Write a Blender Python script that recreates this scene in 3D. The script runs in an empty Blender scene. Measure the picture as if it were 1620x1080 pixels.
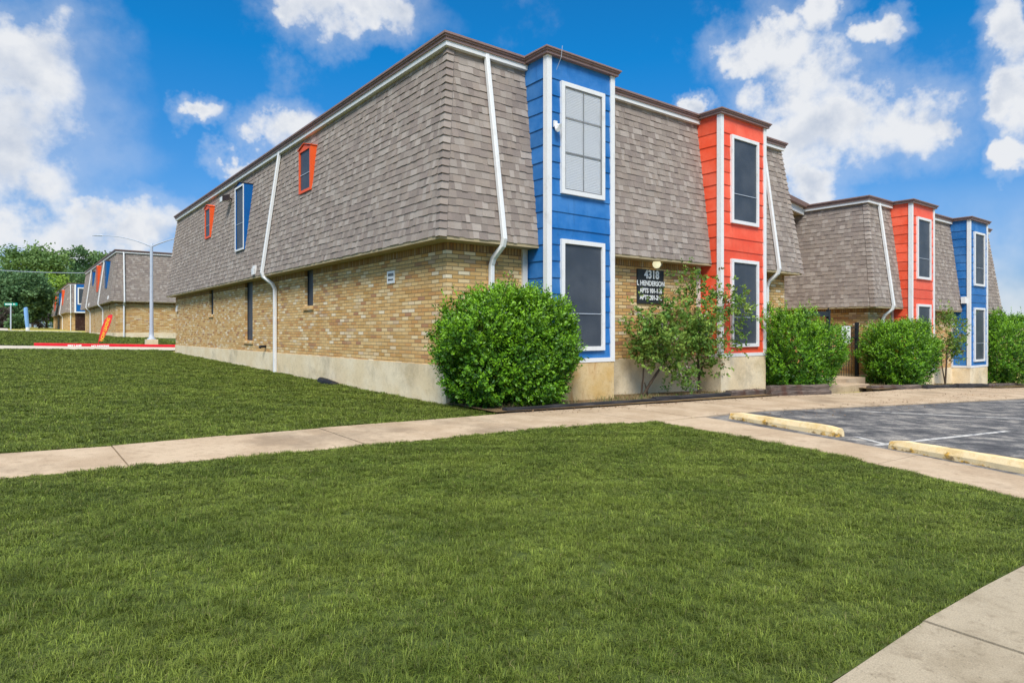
import bpy, math, random
import numpy as np
from mathutils import Vector, Matrix

SC = bpy.context.scene
COL = SC.collection
random.seed(7)
RNG = np.random.default_rng(11)

# ------------------------------------------------------------------ camera
cam_d = bpy.data.cameras.new('camera')
cam_d.sensor_width = 36.0
cam_d.lens = 1036 / 1620 * 36
cam_d.shift_y = -15 / 1620
cam_d.clip_start = 0.05
cam_d.clip_end = 3000
cam = bpy.data.objects.new('camera', cam_d)
COL.objects.link(cam)
cam.location = (-6.418, -10.279, 1.35)
cam.rotation_euler = (math.radians(90), 0, -math.atan2(.6117, .7911))
SC.camera = cam

# ------------------------------------------------------------------ light
SUN = Vector((-0.42, -0.52, 0.76)).normalized()
SUN_EL = math.asin(SUN.z)
SUN_ROT = math.atan2(SUN.x, SUN.y)
sun_d = bpy.data.lights.new('sun', 'SUN')
sun_d.energy = 2.5
sun_d.angle = math.radians(24)
sun_d.color = (1.0, 0.96, 0.9)
sun = bpy.data.objects.new('sun', sun_d)
COL.objects.link(sun)
sun.location = (0, -20, 40)
sun.rotation_euler = SUN.to_track_quat('Z', 'Y').to_euler()
SC.view_settings.view_transform = 'Standard'
SC.view_settings.look = 'None'
SC.view_settings.gamma = 1.0
SC.view_settings.exposure = 0.72
SKY_STRENGTH = 0.096


class NT:
    """short helper to write node trees"""
    def __init__(s, nt): s.nt = nt; s.n = nt.nodes; s.l = nt.links
    def node(s, t, **kw):
        n = s.n.new(t)
        for k, v in kw.items(): setattr(n, k, v)
        return n
    def put(s, sock, v):
        if v is None: return
        if hasattr(v, 'is_linked') or isinstance(v, bpy.types.NodeSocket): s.l.new(v, sock)
        else: sock.default_value = v
    def math(s, op, a, b=None, c=None, clamp=False):
        n = s.node('ShaderNodeMath', operation=op); n.use_clamp = clamp
        s.put(n.inputs[0], a); s.put(n.inputs[1], b); s.put(n.inputs[2], c)
        return n.outputs[0]
    def vmath(s, op, a, b=None):
        n = s.node('ShaderNodeVectorMath', operation=op)
        s.put(n.inputs[0], a); s.put(n.inputs[1], b)
        return n.outputs['Value'] if op in ('DOT_PRODUCT', 'LENGTH') else n.outputs[0]
    def scale(s, a, f):
        n = s.node('ShaderNodeVectorMath', operation='SCALE'); s.put(n.inputs[0], a); s.put(n.inputs['Scale'], f)
        return n.outputs[0]
    def mix(s, f, a, b, t='MIX'):
        n = s.node('ShaderNodeMix', data_type='RGBA', blend_type=t)
        s.put(n.inputs[0], f); s.put(n.inputs[6], a); s.put(n.inputs[7], b)
        return n.outputs[2]
    def noise(s, vec, scale, detail=4, rough=.55, dim='3D', dist=0):
        n = s.node('ShaderNodeTexNoise', noise_dimensions=dim)
        s.put(n.inputs['Vector'], vec); n.inputs['Scale'].default_value = scale
        n.inputs['Detail'].default_value = detail; n.inputs['Roughness'].default_value = rough
        n.inputs['Distortion'].default_value = dist
        return n.outputs['Fac'], n.outputs['Color']
    def smooth(s, v, a, b):
        n = s.node('ShaderNodeMapRange', interpolation_type='SMOOTHSTEP')
        s.put(n.inputs[0], v); s.put(n.inputs[1], a); s.put(n.inputs[2], b)
        return n.outputs[0]
    def ramp(s, f, stops, interp='LINEAR'):
        n = s.node('ShaderNodeValToRGB'); cr = n.color_ramp; cr.interpolation = interp
        while len(cr.elements) < len(stops): cr.elements.new(0.5)
        for e, (p, c) in zip(cr.elements, stops): e.position = p; e.color = (*c, 1)
        s.put(n.inputs[0], f)
        return n.outputs[0]
    def comb(s, x, y, z=0.0):
        n = s.node('ShaderNodeCombineXYZ'); s.put(n.inputs[0], x); s.put(n.inputs[1], y); s.put(n.inputs[2], z)
        return n.outputs[0]
    def sep(s, v):
        n = s.node('ShaderNodeSeparateXYZ'); s.put(n.inputs[0], v); return n.outputs


def lin(r, g, b):
    f = lambda c: (c / 255 / 12.92) if c / 255 <= .04045 else ((c / 255 + .055) / 1.055) ** 2.4
    return (f(r), f(g), f(b))


def l4(r, g, b): return (*lin(r, g, b), 1)


# ------------------------------------------------------------------ world: Nishita sky with cumulus clouds
world = bpy.data.worlds.new('World')
SC.world = world
world.use_nodes = True
w = NT(world.node_tree)
w.n.clear()
out = w.node('ShaderNodeOutputWorld')
bg = w.node('ShaderNodeBackground')
bg.inputs['Strength'].default_value = SKY_STRENGTH
w.l.new(bg.outputs[0], out.inputs[0])
sky = w.node('ShaderNodeTexSky', sky_type='NISHITA')
sky.sun_disc = False
sky.sun_elevation = SUN_EL
sky.sun_rotation = SUN_ROT
sky.air_density = 1.0
sky.dust_density = 0.3
sky.ozone_density = 2.5
tc = w.node('ShaderNodeTexCoord').outputs['Generated']
P0 = w.vmath('NORMALIZE', tc)
grade = w.ramp(w.sep(P0)[2], [(0, (.30, .41, .62)), (.06, (.28, .42, .66)), (.17, (.27, .54, .8)), (.38, (.04, .63, 1.0)), (1, (.12, .6, .95))])
skycol = w.mix(1.0, sky.outputs[0], grade, 'MULTIPLY')
_, wn = w.noise(P0, 9, 5, .6)
warp = w.scale(w.vmath('SUBTRACT', wn, (.5, .5, .5)), 0.11)
_, wn2 = w.noise(P0, 34, 4, .6)
warp2 = w.scale(w.vmath('SUBTRACT', wn2, (.5, .5, .5)), 0.035)
P = w.vmath('ADD', w.vmath('ADD', P0, warp), warp2)
# azimuth (from +Y towards +X), elevation, half width, half height, in degrees
CLOUDS = [(1.2, 18.0, 4.4, 3.9), (-1.0, 12.8, 6.6, 5.2), (2.6, 10.4, 2.9, 2.6), (7.4, 8.0, 5.0, 2.0), (1.8, 7.0, 5.8, 2.4),
          (24.1, 25.6, 5.0, 2.2), (19.5, 25.6, 2.0, 1.5), (28.0, 25.0, 2.0, 2.0), (18.6, 16.0, 2.6, 1.9), (12.4, 16.3, 1.5, .9),
          (15.4, 13.2, 2.2, .9), (59.3, 22.0, 3.6, 2.4), (62.6, 24.2, 1.9, 1.8), (61.5, 18.8, 3.8, 3.2), (57.4, 21.0, 2.0, 1.2),
          (64.6, 15.9, 4.8, 3.0), (68.6, 15.2, 3.6, 2.8), (60.9, 15.0, 3.6, 3.0), (62.2, 12.3, 2.8, 2.1), (66.4, 21.3, 1.5, 1.2),
          (75.4, 20.6, 1.5, 2.7), (76.0, 16.0, 1.9, 3.4), (74.9, 12.0, 1.2, 1.2), (53.4, 18.3, 1.1, .7), (70.8, 14.3, 1.2, 1.3),
          # clouds out of the picture, added for neutral fill light and reflections
          (110, 24, 9, 4), (140, 18, 8, 3), (175, 30, 12, 5), (205, 20, 9, 3), (235, 26, 10, 5), (270, 20, 9, 4), (300, 28, 9, 4), (330, 22, 8, 3.5),
          (120, 55, 22, 14), (190, 58, 24, 15), (250, 52, 22, 13), (320, 60, 24, 14), (60, 62, 20, 12), (0, 84, 26, 20)]
dmin = None
for az, el, ra, rb in CLOUDS:
    a, e = math.radians(az), math.radians(el)
    c = Vector((math.sin(a) * math.cos(e), math.cos(a) * math.cos(e), math.sin(e)))
    r = Vector((math.cos(a), -math.sin(a), 0)); u = r.cross(c)
    if u.z < 0: u = -u
    q = w.vmath('SUBTRACT', P, tuple(c))
    dx = w.vmath('DOT_PRODUCT', q, tuple(r / math.radians(ra)))
    dy = w.vmath('DOT_PRODUCT', q, tuple(u / math.radians(rb)))
    dz = w.vmath('DOT_PRODUCT', q, tuple(c * 3))
    d2 = w.math('MULTIPLY_ADD', dx, dx, w.math('MULTIPLY_ADD', dy, dy, w.math('MULTIPLY', dz, dz)))
    dmin = d2 if dmin is None else w.math('SMOOTH_MIN', dmin, d2, 0.35)
lowf0 = w.noise(w.vmath('ADD', P0, (.7, 2.2, .1)), 5, 5, .55)[0]
f1, _ = w.noise(P0, 17, 8, .58)
f2, _ = w.noise(w.vmath('ADD', P0, (0.012, -0.02, 0.022)), 17, 8, .58)
dens = w.math('ADD', w.math('SUBTRACT', 1.25, dmin), w.math('MULTIPLY', w.math('SUBTRACT', f1, .5), 2.9))
alpha = w.smooth(dens, -.15, 1.15)
wisp = w.math('MULTIPLY', w.smooth(w.noise(P0, 6, 7, .62)[0], .57, .82), 0.3)
lowhaze = w.math('MULTIPLY', w.math('SUBTRACT', 1.0, w.smooth(w.math('ADD', w.sep(P0)[2], w.math('MULTIPLY', w.math('SUBTRACT', lowf0, .5), .22)), .06, .22)), w.smooth(lowf0, .36, .66))
halo = w.math('MULTIPLY', w.smooth(dens, -1.9, 1.3), .36)
alpha = w.math('MAXIMUM', alpha, halo)
alpha = w.math('MAXIMUM', w.math('MAXIMUM', alpha, wisp), w.math('MULTIPLY', lowhaze, .8))
lit = w.math('ADD', .5, w.math('MULTIPLY', w.math('SUBTRACT', f1, f2), 3.2), clamp=True)
thick = w.smooth(dens, .7, 1.7)
lowf = w.noise(w.vmath('ADD', P0, (3.1, 1.2, .4)), 7, 3, .5)[0]
shade = w.math('ADD', w.math('MULTIPLY', thick, w.smooth(lowf, .38, .62)), w.math('MULTIPLY', w.math('SUBTRACT', .5, lit), .7), clamp=True)
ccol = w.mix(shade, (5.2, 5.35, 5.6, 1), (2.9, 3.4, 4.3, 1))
# clouds high up, out of view, brightened to raise the neutral ambient light
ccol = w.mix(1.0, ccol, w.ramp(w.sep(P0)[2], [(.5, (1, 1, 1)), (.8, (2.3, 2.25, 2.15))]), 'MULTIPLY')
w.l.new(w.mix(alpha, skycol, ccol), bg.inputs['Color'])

# ------------------------------------------------------------------ small mesh toolkit
ALLMAT = {}


class MB:
    def __init__(s): s.v = []; s.f = []; s.c = []
    def add(s, vs, fs, col=None):
        b = len(s.v); s.v.extend([tuple(v) for v in vs])
        for f in fs: s.f.append(tuple(i + b for i in f)); s.c.append(col)
    def quad(s, a, b, c, d, col=None): s.add([a, b, c, d], [(0, 1, 2, 3)], col)
    def box(s, x0, x1, y0, y1, z0, z1, col=None):
        vs = [(x, y, z) for z in (z0, z1) for y in (y0, y1) for x in (x0, x1)]
        s.add(vs, [(0, 2, 3, 1), (4, 5, 7, 6), (0, 1, 5, 4), (2, 6, 7, 3), (0, 4, 6, 2), (1, 3, 7, 5)], col)
    def prism(s, base, top, col=None):
        n = len(base)
        s.add(list(base) + list(top), [tuple(range(n))[::-1], tuple(range(n, 2 * n))] + [(i, (i + 1) % n, n + (i + 1) % n, n + i) for i in range(n)], col)
    def tube(s, pts, rad, n=8, col=None, cap=True, prof=None):
        pts = [Vector(p) for p in pts]
        if not hasattr(rad, '__len__'): rad = [rad] * len(pts)
        ref = None; rings = []
        for i, p in enumerate(pts):
            if i == 0: t = pts[1] - p
            elif i == len(pts) - 1: t = p - pts[i - 1]
            else: t = (pts[i + 1] - p).normalized() + (p - pts[i - 1]).normalized()
            t.normalize()
            if ref is None: ref = Vector((1, 0, 0)) if abs(t.x) < .7 else Vector((0, 1, 0))
            a = ref - t * ref.dot(t)
            if a.length < 1e-4: a = Vector((0, 1, 0)) - t * t.y
            a.normalize(); b = t.cross(a); ref = a
            k = 1.0
            if 0 < i < len(pts) - 1:
                k = 1 / max(.6, (pts[i] - pts[i - 1]).normalized().dot(t))
            if prof: rings.append([p + a * x * k + b * y * k for x, y in prof])
            else: rings.append([p + (a * math.cos(2 * math.pi * j / n) + b * math.sin(2 * math.pi * j / n)) * rad[i] for j in range(n)])
        n = len(rings[0])
        vs = [v for r in rings for v in r]
        fs = [(i * n + j, i * n + (j + 1) % n, (i + 1) * n + (j + 1) % n, (i + 1) * n + j) for i in range(len(pts) - 1) for j in range(n)]
        if cap: fs += [tuple(range(n))[::-1], tuple(range((len(pts) - 1) * n, len(pts) * n))]
        s.add(vs, fs, col)
    def lathe(s, prof, n=16, center=(0, 0, 0), col=None):
        vs = []; m = len(prof)
        for i in range(n):
            a = 2 * math.pi * i / n
            for r, z in prof: vs.append((center[0] + r * math.cos(a), center[1] + r * math.sin(a), center[2] + z))
        s.add(vs, [(i * m + k, ((i + 1) % n) * m + k, ((i + 1) % n) * m + k + 1, i * m + k + 1) for i in range(n) for k in range(m - 1)], col)
    def build(s, name, mat, parent=None, smooth=False, loc=None):
        me = bpy.data.meshes.new(name); me.from_pydata(s.v, [], s.f)
        if any(c is not None for c in s.c):
            at = me.attributes.new('Col', 'FLOAT_COLOR', 'FACE')
            at.data.foreach_set('color', np.array([(c if c is not None else (1, 1, 1)) + (1,) for c in s.c], dtype=np.float32).ravel())
        if smooth: me.polygons.foreach_set('use_smooth', [True] * len(me.polygons))
        me.update()
        return link(name, me, mat, parent, loc)


def link(name, me, mat, parent=None, loc=None):
    if mat: me.materials.append(mat)
    o = bpy.data.objects.new(name, me); COL.objects.link(o)
    if loc: o.location = loc
    if parent: o.parent = parent
    return o


def np_mesh(name, V, F, colF, mat, parent=None, loc=None):
    """V (n,3), F (m,3) triangles, colF (m,3) face colours"""
    me = bpy.data.meshes.new(name)
    V = np.ascontiguousarray(V, dtype=np.float32); F = np.ascontiguousarray(F, dtype=np.int32)
    me.vertices.add(len(V)); me.vertices.foreach_set('co', V.ravel())
    me.loops.add(F.size); me.loops.foreach_set('vertex_index', F.ravel())
    me.polygons.add(len(F)); me.polygons.foreach_set('loop_start', np.arange(0, F.size, 3, dtype=np.int32))
    if colF is not None:
        at = me.attributes.new('Col', 'FLOAT_COLOR', 'FACE')
        at.data.foreach_set('color', np.concatenate([colF, np.ones((len(F), 1))], 1).astype(np.float32).ravel())
    me.update(calc_edges=True)
    return link(name, me, mat, parent, loc)


def tag(o, label=None, cat=None, group=None, kind=None):
    if label: o['label'] = label
    if cat: o['category'] = cat
    if group: o['group'] = group
    if kind: o['kind'] = kind
    return o


def empty(name, loc=(0, 0, 0), rz=0.0, **kw):
    o = bpy.data.objects.new(name, None); COL.objects.link(o)
    o.location = loc; o.rotation_euler = (0, 0, rz); o.empty_display_size = .2
    return tag(o, **kw)


def text(name, body, size, mat, M, parent=None, depth=.004, bold=.0):
    cu = bpy.data.curves.new(name, 'FONT'); cu.body = body; cu.size = size
    cu.extrude = depth; cu.offset = bold; cu.align_x = 'CENTER'; cu.align_y = 'CENTER'
    t = bpy.data.objects.new(name, cu); COL.objects.link(t)
    bpy.context.view_layer.update()
    me = bpy.data.meshes.new_from_object(t.evaluated_get(bpy.context.evaluated_depsgraph_get()))
    bpy.data.objects.remove(t); bpy.data.curves.remove(cu)
    me.name = name
    me.transform(M); me.materials.clear()
    return link(name, me, mat, parent)


# ------------------------------------------------------------------ materials
def mat(name):
    m = bpy.data.materials.new(name); m.use_nodes = True
    t = NT(m.node_tree); t.n.clear()
    o = t.node('ShaderNodeOutputMaterial'); b = t.node('ShaderNodeBsdfPrincipled')
    t.l.new(b.outputs[0], o.inputs[0])
    t.b = b; t.out = o; t.m = m
    b.inputs['Specular IOR Level'].default_value = .3
    return t


def bump(t, h, strength=.5, dist=.01):
    n = t.node('ShaderNodeBump'); n.inputs['Strength'].default_value = strength; n.inputs['Distance'].default_value = dist
    t.put(n.inputs['Height'], h); t.l.new(n.outputs[0], t.b.inputs['Normal'])


def objc(t): return t.node('ShaderNodeTexCoord').outputs['Object']


def attr_col(t): 
    n = t.node('ShaderNodeAttribute'); n.attribute_name = 'Col'; return n.outputs['Color']


def m_paint(name, rgb, rough=.5, dirt=.18, scale=3, dirtcol=(150, 135, 110), bumpy=.15):
    t = mat(name); p = objc(t)
    n1, _ = t.noise(p, scale, 6, .65); n2, _ = t.noise(p, scale * 14, 3)
    v = t.mix(t.math('MULTIPLY', t.smooth(n1, .5, .78), dirt * 2), l4(*rgb), l4(*dirtcol))
    v = t.mix(t.math('MULTIPLY', t.math('SUBTRACT', n2, .5), .35), v, (0, 0, 0, 1))
    t.put(t.b.inputs['Base Color'], v); t.b.inputs['Roughness'].default_value = rough
    bump(t, n2, bumpy, .004)
    return t.m


M_WHITE = m_paint('white_paint', (226, 226, 224), .5, .14)
M_WHITE_AGED = m_paint('aged_white_paint', (212, 208, 200), .55, .3)
M_GUTTER = m_paint('brown_gutter_paint', (142, 116, 108), .45, .2, 5, (80, 62, 58))
def attr_col(t):
    n = t.node('ShaderNodeAttribute'); n.attribute_name = 'Col'; return n.outputs['Color']


def m_siding(name, rgb, pale, dirtcol):
    t = mat(name); p = objc(t); c = attr_col(t)
    n1, _ = t.noise(p, 1.4, 6, .65); n2, _ = t.noise(t.vmath('MULTIPLY', p, (1, 1, .12)), 9, 5, .65); n3, _ = t.noise(p, 45, 3, .6)
    v = t.mix(t.math('MULTIPLY', t.smooth(n1, .34, .7), .5), l4(*rgb), l4(*pale))
    v = t.mix(t.math('MULTIPLY', t.smooth(n2, .54, .76), .3), v, l4(*dirtcol))
    v = t.mix(1, v, c, 'MULTIPLY')
    v = t.mix(t.math('MULTIPLY', t.smooth(n3, .66, .72), .25), v, l4(*dirtcol))
    t.put(t.b.inputs['Base Color'], v); t.put(t.b.inputs['Roughness'], t.ramp(n1, [(.3, (.4,) * 3), (.7, (.6,) * 3)])); t.b.inputs['Specular IOR Level'].default_value = .5
    bump(t, t.math('ADD', t.math('MULTIPLY', n2, .6), n3), .25, .006)
    return t.m


M_BLUE_S = m_siding('blue_siding_boards', (16, 100, 168), (84, 142, 200), (30, 66, 104))
M_ORANGE_S = m_siding('orange_siding_boards', (232, 80, 44), (245, 126, 98), (168, 56, 34))
M_BLUE = m_paint('blue_siding_paint', (8, 92, 160), .42, .16, 2.2, (30, 60, 120), .3)
M_ORANGE = m_paint('orange_siding_paint', (230, 74, 40), .42, .14, 2.2, (190, 60, 40), .3)
M_DORMER_ORANGE = m_paint('orange_trim_paint', (236, 92, 40), .45, .15, 4, (190, 80, 40))
M_DARK_METAL = m_paint('dark_metal_paint', (38, 46, 52), .45, .2, 6, (60, 55, 50))
M_GALV = m_paint('galvanised_steel', (176, 184, 194), .4, .25, 4, (140, 146, 156))
M_BLACK = m_paint('black_plastic', (28, 28, 29), .5, .2, 6, (60, 56, 50))
M_SOFFIT = m_paint('soffit_paint', (172, 156, 122), .7, .3, 3, (110, 96, 70))
M_DARKCAP = m_paint('dark_cap_metal', (60, 52, 54), .5, .2)
M_LETTER = m_paint('white_lettering', (235, 235, 232), .5, .06)
M_RED = m_paint('red_kerb_paint', (214, 26, 44), .55, .2, 2, (200, 70, 60))
M_PLAQUE = m_paint('black_plaque_paint', (44, 48, 50), .5, .2, 5, (70, 72, 72))
M_YELLOW = m_paint('yellow_print', (250, 200, 60), .6, .05)
M_FLAG = m_paint('red_flag_fabric', (232, 50, 58), .8, .1)
M_BLUEPOST = m_paint('pale_blue_plastic', (120, 165, 215), .45, .2, 5, (190, 200, 205))
M_GREENSIGN = m_paint('green_sign_paint', (0, 140, 120), .5, .05)
M_TEAL = m_paint('teal_roof_paint', (60, 160, 165), .6, .1)
M_DOORBROWN = m_paint('dark_brown_door', (52, 26, 18), .6, .2)
M_CLAY = m_paint('lamp_globe_glass', (228, 222, 180), .25, .05)


def m_col(name, rough=.6, noise_scale=120, noise_amt=.5, trans=0, spec=.3, bmp=.3):
    t = mat(name); c = attr_col(t); p = objc(t)
    n, _ = t.noise(p, noise_scale, 2, .6)
    v = t.mix(1, c, t.ramp(n, [(.25, (1 - noise_amt,) * 3), (.75, (1 + noise_amt,) * 3)]), 'MULTIPLY')
    t.put(t.b.inputs['Base Color'], v); t.b.inputs['Roughness'].default_value = rough
    t.b.inputs['Specular IOR Level'].default_value = spec
    if trans:
        tr = t.node('ShaderNodeBsdfTranslucent'); t.l.new(v, tr.inputs[0])
        mx = t.node('ShaderNodeMixShader'); mx.inputs[0].default_value = trans
        t.l.new(t.b.outputs[0], mx.inputs[1]); t.l.new(tr.outputs[0], mx.inputs[2]); t.l.new(mx.outputs[0], t.out.inputs[0])
    elif bmp: bump(t, n, bmp, .004)
    return t.m


M_SHINGLE = m_col('asphalt_shingles', .9, 160, .34)
M_LEAF = m_col('glossy_shrub_leaf', .42, 30, .15, trans=.16, spec=.4)
M_LEAF_MATTE = m_col('tree_leaf', .6, 2, .25, trans=.25)
M_GRASS = m_col('grass_blade', .55, 3, .2, trans=.3)
M_LITTER = m_col('leaf_litter', .8, 40, .2)


def m_bark(name, rgb):
    t = mat(name); p = objc(t)
    n, _ = t.noise(t.vmath('MULTIPLY', p, (1, 1, .2)), 25, 5, .6)
    t.put(t.b.inputs['Base Color'], t.ramp(n, [(.3, tuple(c * .55 for c in lin(*rgb))), (.7, lin(*rgb))]))
    t.b.inputs['Roughness'].default_value = .9; bump(t, n, .6, .01)
    return t.m


M_BARK = m_bark('grey_bark', (120, 106, 92))
M_BARK_D = m_bark('dark_bark', (86, 72, 58))


def m_brick():
    t = mat('tan_brick')
    p = t.sep(objc(t)); nrm = t.sep(t.vmath('ABSOLUTE', t.node('ShaderNodeNewGeometry').outputs['True Normal']))
    isx = t.math('GREATER_THAN', nrm[0], .5)
    u = t.math('ADD', t.math('MULTIPLY', isx, p[1]), t.math('MULTIPLY', t.math('SUBTRACT', 1, isx), p[0]))
    v = p[2]
    sol = t.math('GREATER_THAN', v, 2.86)
    hh, ww = .0755, .262
    def pat(u, v, w_, h_, stag):
        vr = t.math('DIVIDE', v, h_); row = t.math('FLOOR', vr); fv = t.math('FRACT', vr)
        off = t.math('MULTIPLY', t.math('FRACT', t.math('MULTIPLY', row, .5)), stag)
        ur = t.math('ADD', t.math('DIVIDE', u, w_), off); cl = t.math('FLOOR', ur); fu = t.math('FRACT', ur)
        du = t.math('MULTIPLY', t.math('MINIMUM', fu, t.math('SUBTRACT', 1, fu)), w_)
        dv = t.math('MULTIPLY', t.math('MINIMUM', fv, t.math('SUBTRACT', 1, fv)), h_)
        wn = t.node('ShaderNodeTexWhiteNoise', noise_dimensions='2D'); t.put(wn.inputs['Vector'], t.comb(cl, row))
        return t.math('MINIMUM', du, dv), wn.outputs['Value'], wn.outputs['Color']
    jit = t.math('MULTIPLY', t.math('SUBTRACT', t.noise(objc(t), 30, 2)[0], .5), .006)
    d1, r1, c1 = pat(t.math('ADD', u, jit), t.math('ADD', v, jit), ww, hh, 1.0)
    d2, r2, c2 = pat(t.math('ADD', u, jit), t.math('SUBTRACT', v, 2.862), .0755, .3, 0.0); d2 = t.math('MULTIPLY', d2, .55)
    d = t.math('ADD', t.math('MULTIPLY', sol, d2), t.math('MULTIPLY', t.math('SUBTRACT', 1, sol), d1))
    r = t.math('ADD', t.math('MULTIPLY', sol, r2), t.math('MULTIPLY', t.math('SUBTRACT', 1, sol), r1))
    brick = t.ramp(r, [(0, lin(176, 128, 94)), (.06, lin(204, 152, 92)), (.25, lin(218, 174, 112)), (.45, lin(226, 190, 130)),
                       (.6, lin(194, 148, 84)), (.72, lin(234, 208, 160)), (.86, lin(206, 164, 102)), (.94, lin(240, 222, 188)), (1, lin(172, 122, 78))])
    big, _ = t.noise(objc(t), 1.1, 5, .6); fine, _ = t.noise(objc(t), 70, 4, .7)
    mid, _ = t.noise(objc(t), 7, 4, .6)
    brick = t.mix(1, brick, t.ramp(fine, [(.25, (.78,) * 3), (.75, (1.18,) * 3)]), 'MULTIPLY')
    mort = t.mix(t.smooth(big, .35, .7), l4(128, 106, 76), l4(168, 148, 114))
    m = t.smooth(d, .0035, .0085)
    col = t.mix(m, mort, brick)
    col = t.mix(t.math('MULTIPLY', t.smooth(big, .54, .78), .3), col, l4(158, 116, 62))
    col = t.mix(t.math('MULTIPLY', t.smooth(mid, .6, .8), .35), col, l4(226, 206, 164))
    # soldier course tinted an even darker brown than the rest
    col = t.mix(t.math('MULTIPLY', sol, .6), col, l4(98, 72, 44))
    t.put(t.b.inputs['Base Color'], col); t.b.inputs['Roughness'].default_value = .85
    bump(t, t.math('ADD', t.math('MULTIPLY', m, .8), t.math('MULTIPLY', fine, .4)), 1.0, .012)
    return t.m


M_BRICK = m_brick()


def m_concrete(name, c1, c2, c3, sc=1.0, rough=.85, joint_stain=0):
    t = mat(name); p = objc(t)
    a, _ = t.noise(p, 1.3 * sc, 6, .62); b_, _ = t.noise(p, 11 * sc, 5, .65); c, _ = t.noise(p, 160, 3, .7)
    v = t.mix(t.smooth(a, .38, .62), l4(*c1), l4(*c2))
    v = t.mix(t.math('MULTIPLY', t.smooth(b_, .5, .74), .55), v, l4(*c3))
    if joint_stain:
        e, _ = t.noise(t.vmath('MULTIPLY', p, (1, 1, .25)), 2.2, 5, .65)
        v = t.mix(t.math('MULTIPLY', t.smooth(e, .5, .7), joint_stain), v, l4(176, 116, 48))
    big, _ = t.noise(t.vmath('ADD', p, (7, 3, 1)), .55 * sc, 7, .7); pit, _ = t.noise(p, 42, 4, .75)
    v = t.mix(t.math('MULTIPLY', t.smooth(big, .5, .68), .45), v, l4(*[int(q * .66) for q in c3]))
    v = t.mix(t.math('MULTIPLY', t.smooth(pit, .6, .7), .5), v, l4(*[int(q * .6) for q in c3]))
    v = t.mix(1, v, t.ramp(c, [(.25, (.66,) * 3), (.75, (1.28,) * 3)]), 'MULTIPLY')
    t.put(t.b.inputs['Base Color'], v); t.b.inputs['Roughness'].default_value = rough
    bump(t, t.math('ADD', t.math('MULTIPLY', c, .5), b_), .35, .008)
    return t.m


M_FOUND = m_concrete('foundation_concrete', (238, 220, 186), (230, 208, 168), (208, 184, 142))
M_FOUND_STAIN = m_concrete('stained_foundation_concrete', (216, 190, 142), (206, 170, 106), (180, 142, 84), 1, .85, 1.1)
M_WALK = m_concrete('sidewalk_concrete', (192, 170, 142), (176, 153, 125), (146, 123, 97))
M_WALK_GREY = m_concrete('grey_sidewalk_concrete', (168, 154, 130), (148, 134, 110), (116, 102, 80), 1.3)
M_DRIVE = m_concrete('drive_concrete', (204, 192, 172), (190, 180, 160), (170, 158, 138))
M_STOP = None


def m_wheelstop():
    t = mat('worn_yellow_concrete'); p = objc(t)
    a, _ = t.noise(p, 5, 5, .6); c, _ = t.noise(p, 120, 3, .7); z = t.sep(p)[2]
    v = t.mix(t.smooth(a, .4, .6), l4(232, 208, 162), l4(220, 190, 134))
    low = t.math('MULTIPLY', t.smooth(t.math('ADD', a, t.math('MULTIPLY', t.math('SUBTRACT', .1, z), 1.6)), .6, .67), .85)
    v = t.mix(low, v, t.mix(t.smooth(t.noise(p, 13, 3)[0], .45, .6), l4(206, 154, 46), l4(112, 92, 62)))
    v = t.mix(1, v, t.ramp(c, [(.25, (.8,) * 3), (.75, (1.15,) * 3)]), 'MULTIPLY')
    t.put(t.b.inputs['Base Color'], v); t.b.inputs['Roughness'].default_value = .8
    bump(t, t.math('ADD', c, low), .5, .006)
    return t.m


M_STOP = m_wheelstop()


def m_asphalt():
    t = mat('worn_asphalt'); p = objc(t)
    rot = t.node('ShaderNodeMapping'); rot.inputs['Rotation'].default_value = (0, 0, math.radians(52)); t.l.new(p, rot.inputs[0])
    st = t.vmath('MULTIPLY', rot.outputs[0], (.8, 1.0, 1))
    a, _ = t.noise(st, 2.1, 8, .72); b_, _ = t.noise(p, 3.4, 7, .75); c, _ = t.noise(p, 190, 2, .8); sp, _ = t.noise(p, 60, 3, .7)
    f = t.math('ADD', t.math('MULTIPLY', a, .5), t.math('ADD', t.math('MULTIPLY', b_, .34), t.math('MULTIPLY', sp, .24)))
    v = t.ramp(f, [(.44, lin(60, 60, 62)), (.53, lin(92, 91, 91)), (.6, lin(144, 139, 132)), (.68, lin(192, 183, 167))])
    v = t.mix(1, v, t.ramp(c, [(.25, (.6,) * 3), (.75, (1.3,) * 3)]), 'MULTIPLY')
    t.put(t.b.inputs['Base Color'], v); t.b.inputs['Roughness'].default_value = .85
    bump(t, c, .5, .01)
    return t.m


M_ASPH = m_asphalt()


def m_ground(name, stops, sc=1.2):
    t = mat(name); p = objc(t)
    a, _ = t.noise(p, sc, 6, .65); b_, _ = t.noise(p, sc * 22, 4, .7)
    f = t.math('ADD', t.math('MULTIPLY', a, .55), t.math('MULTIPLY', b_, .45))
    t.put(t.b.inputs['Base Color'], t.ramp(f, stops)); t.b.inputs['Roughness'].default_value = .95
    bump(t, b_, .8, .03)
    return t.m


M_LAWN = m_ground('lawn_soil', [(.35, lin(56, 68, 26)), (.65, lin(86, 100, 42))])
M_FIELD = m_ground('dry_field', [(.35, lin(150, 146, 70)), (.5, lin(176, 166, 84)), (.68, lin(120, 132, 54))], .3)
M_SOIL = m_ground('bed_soil', [(.32, lin(84, 64, 44)), (.5, lin(128, 104, 72)), (.66, lin(156, 132, 88))], 2)


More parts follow.
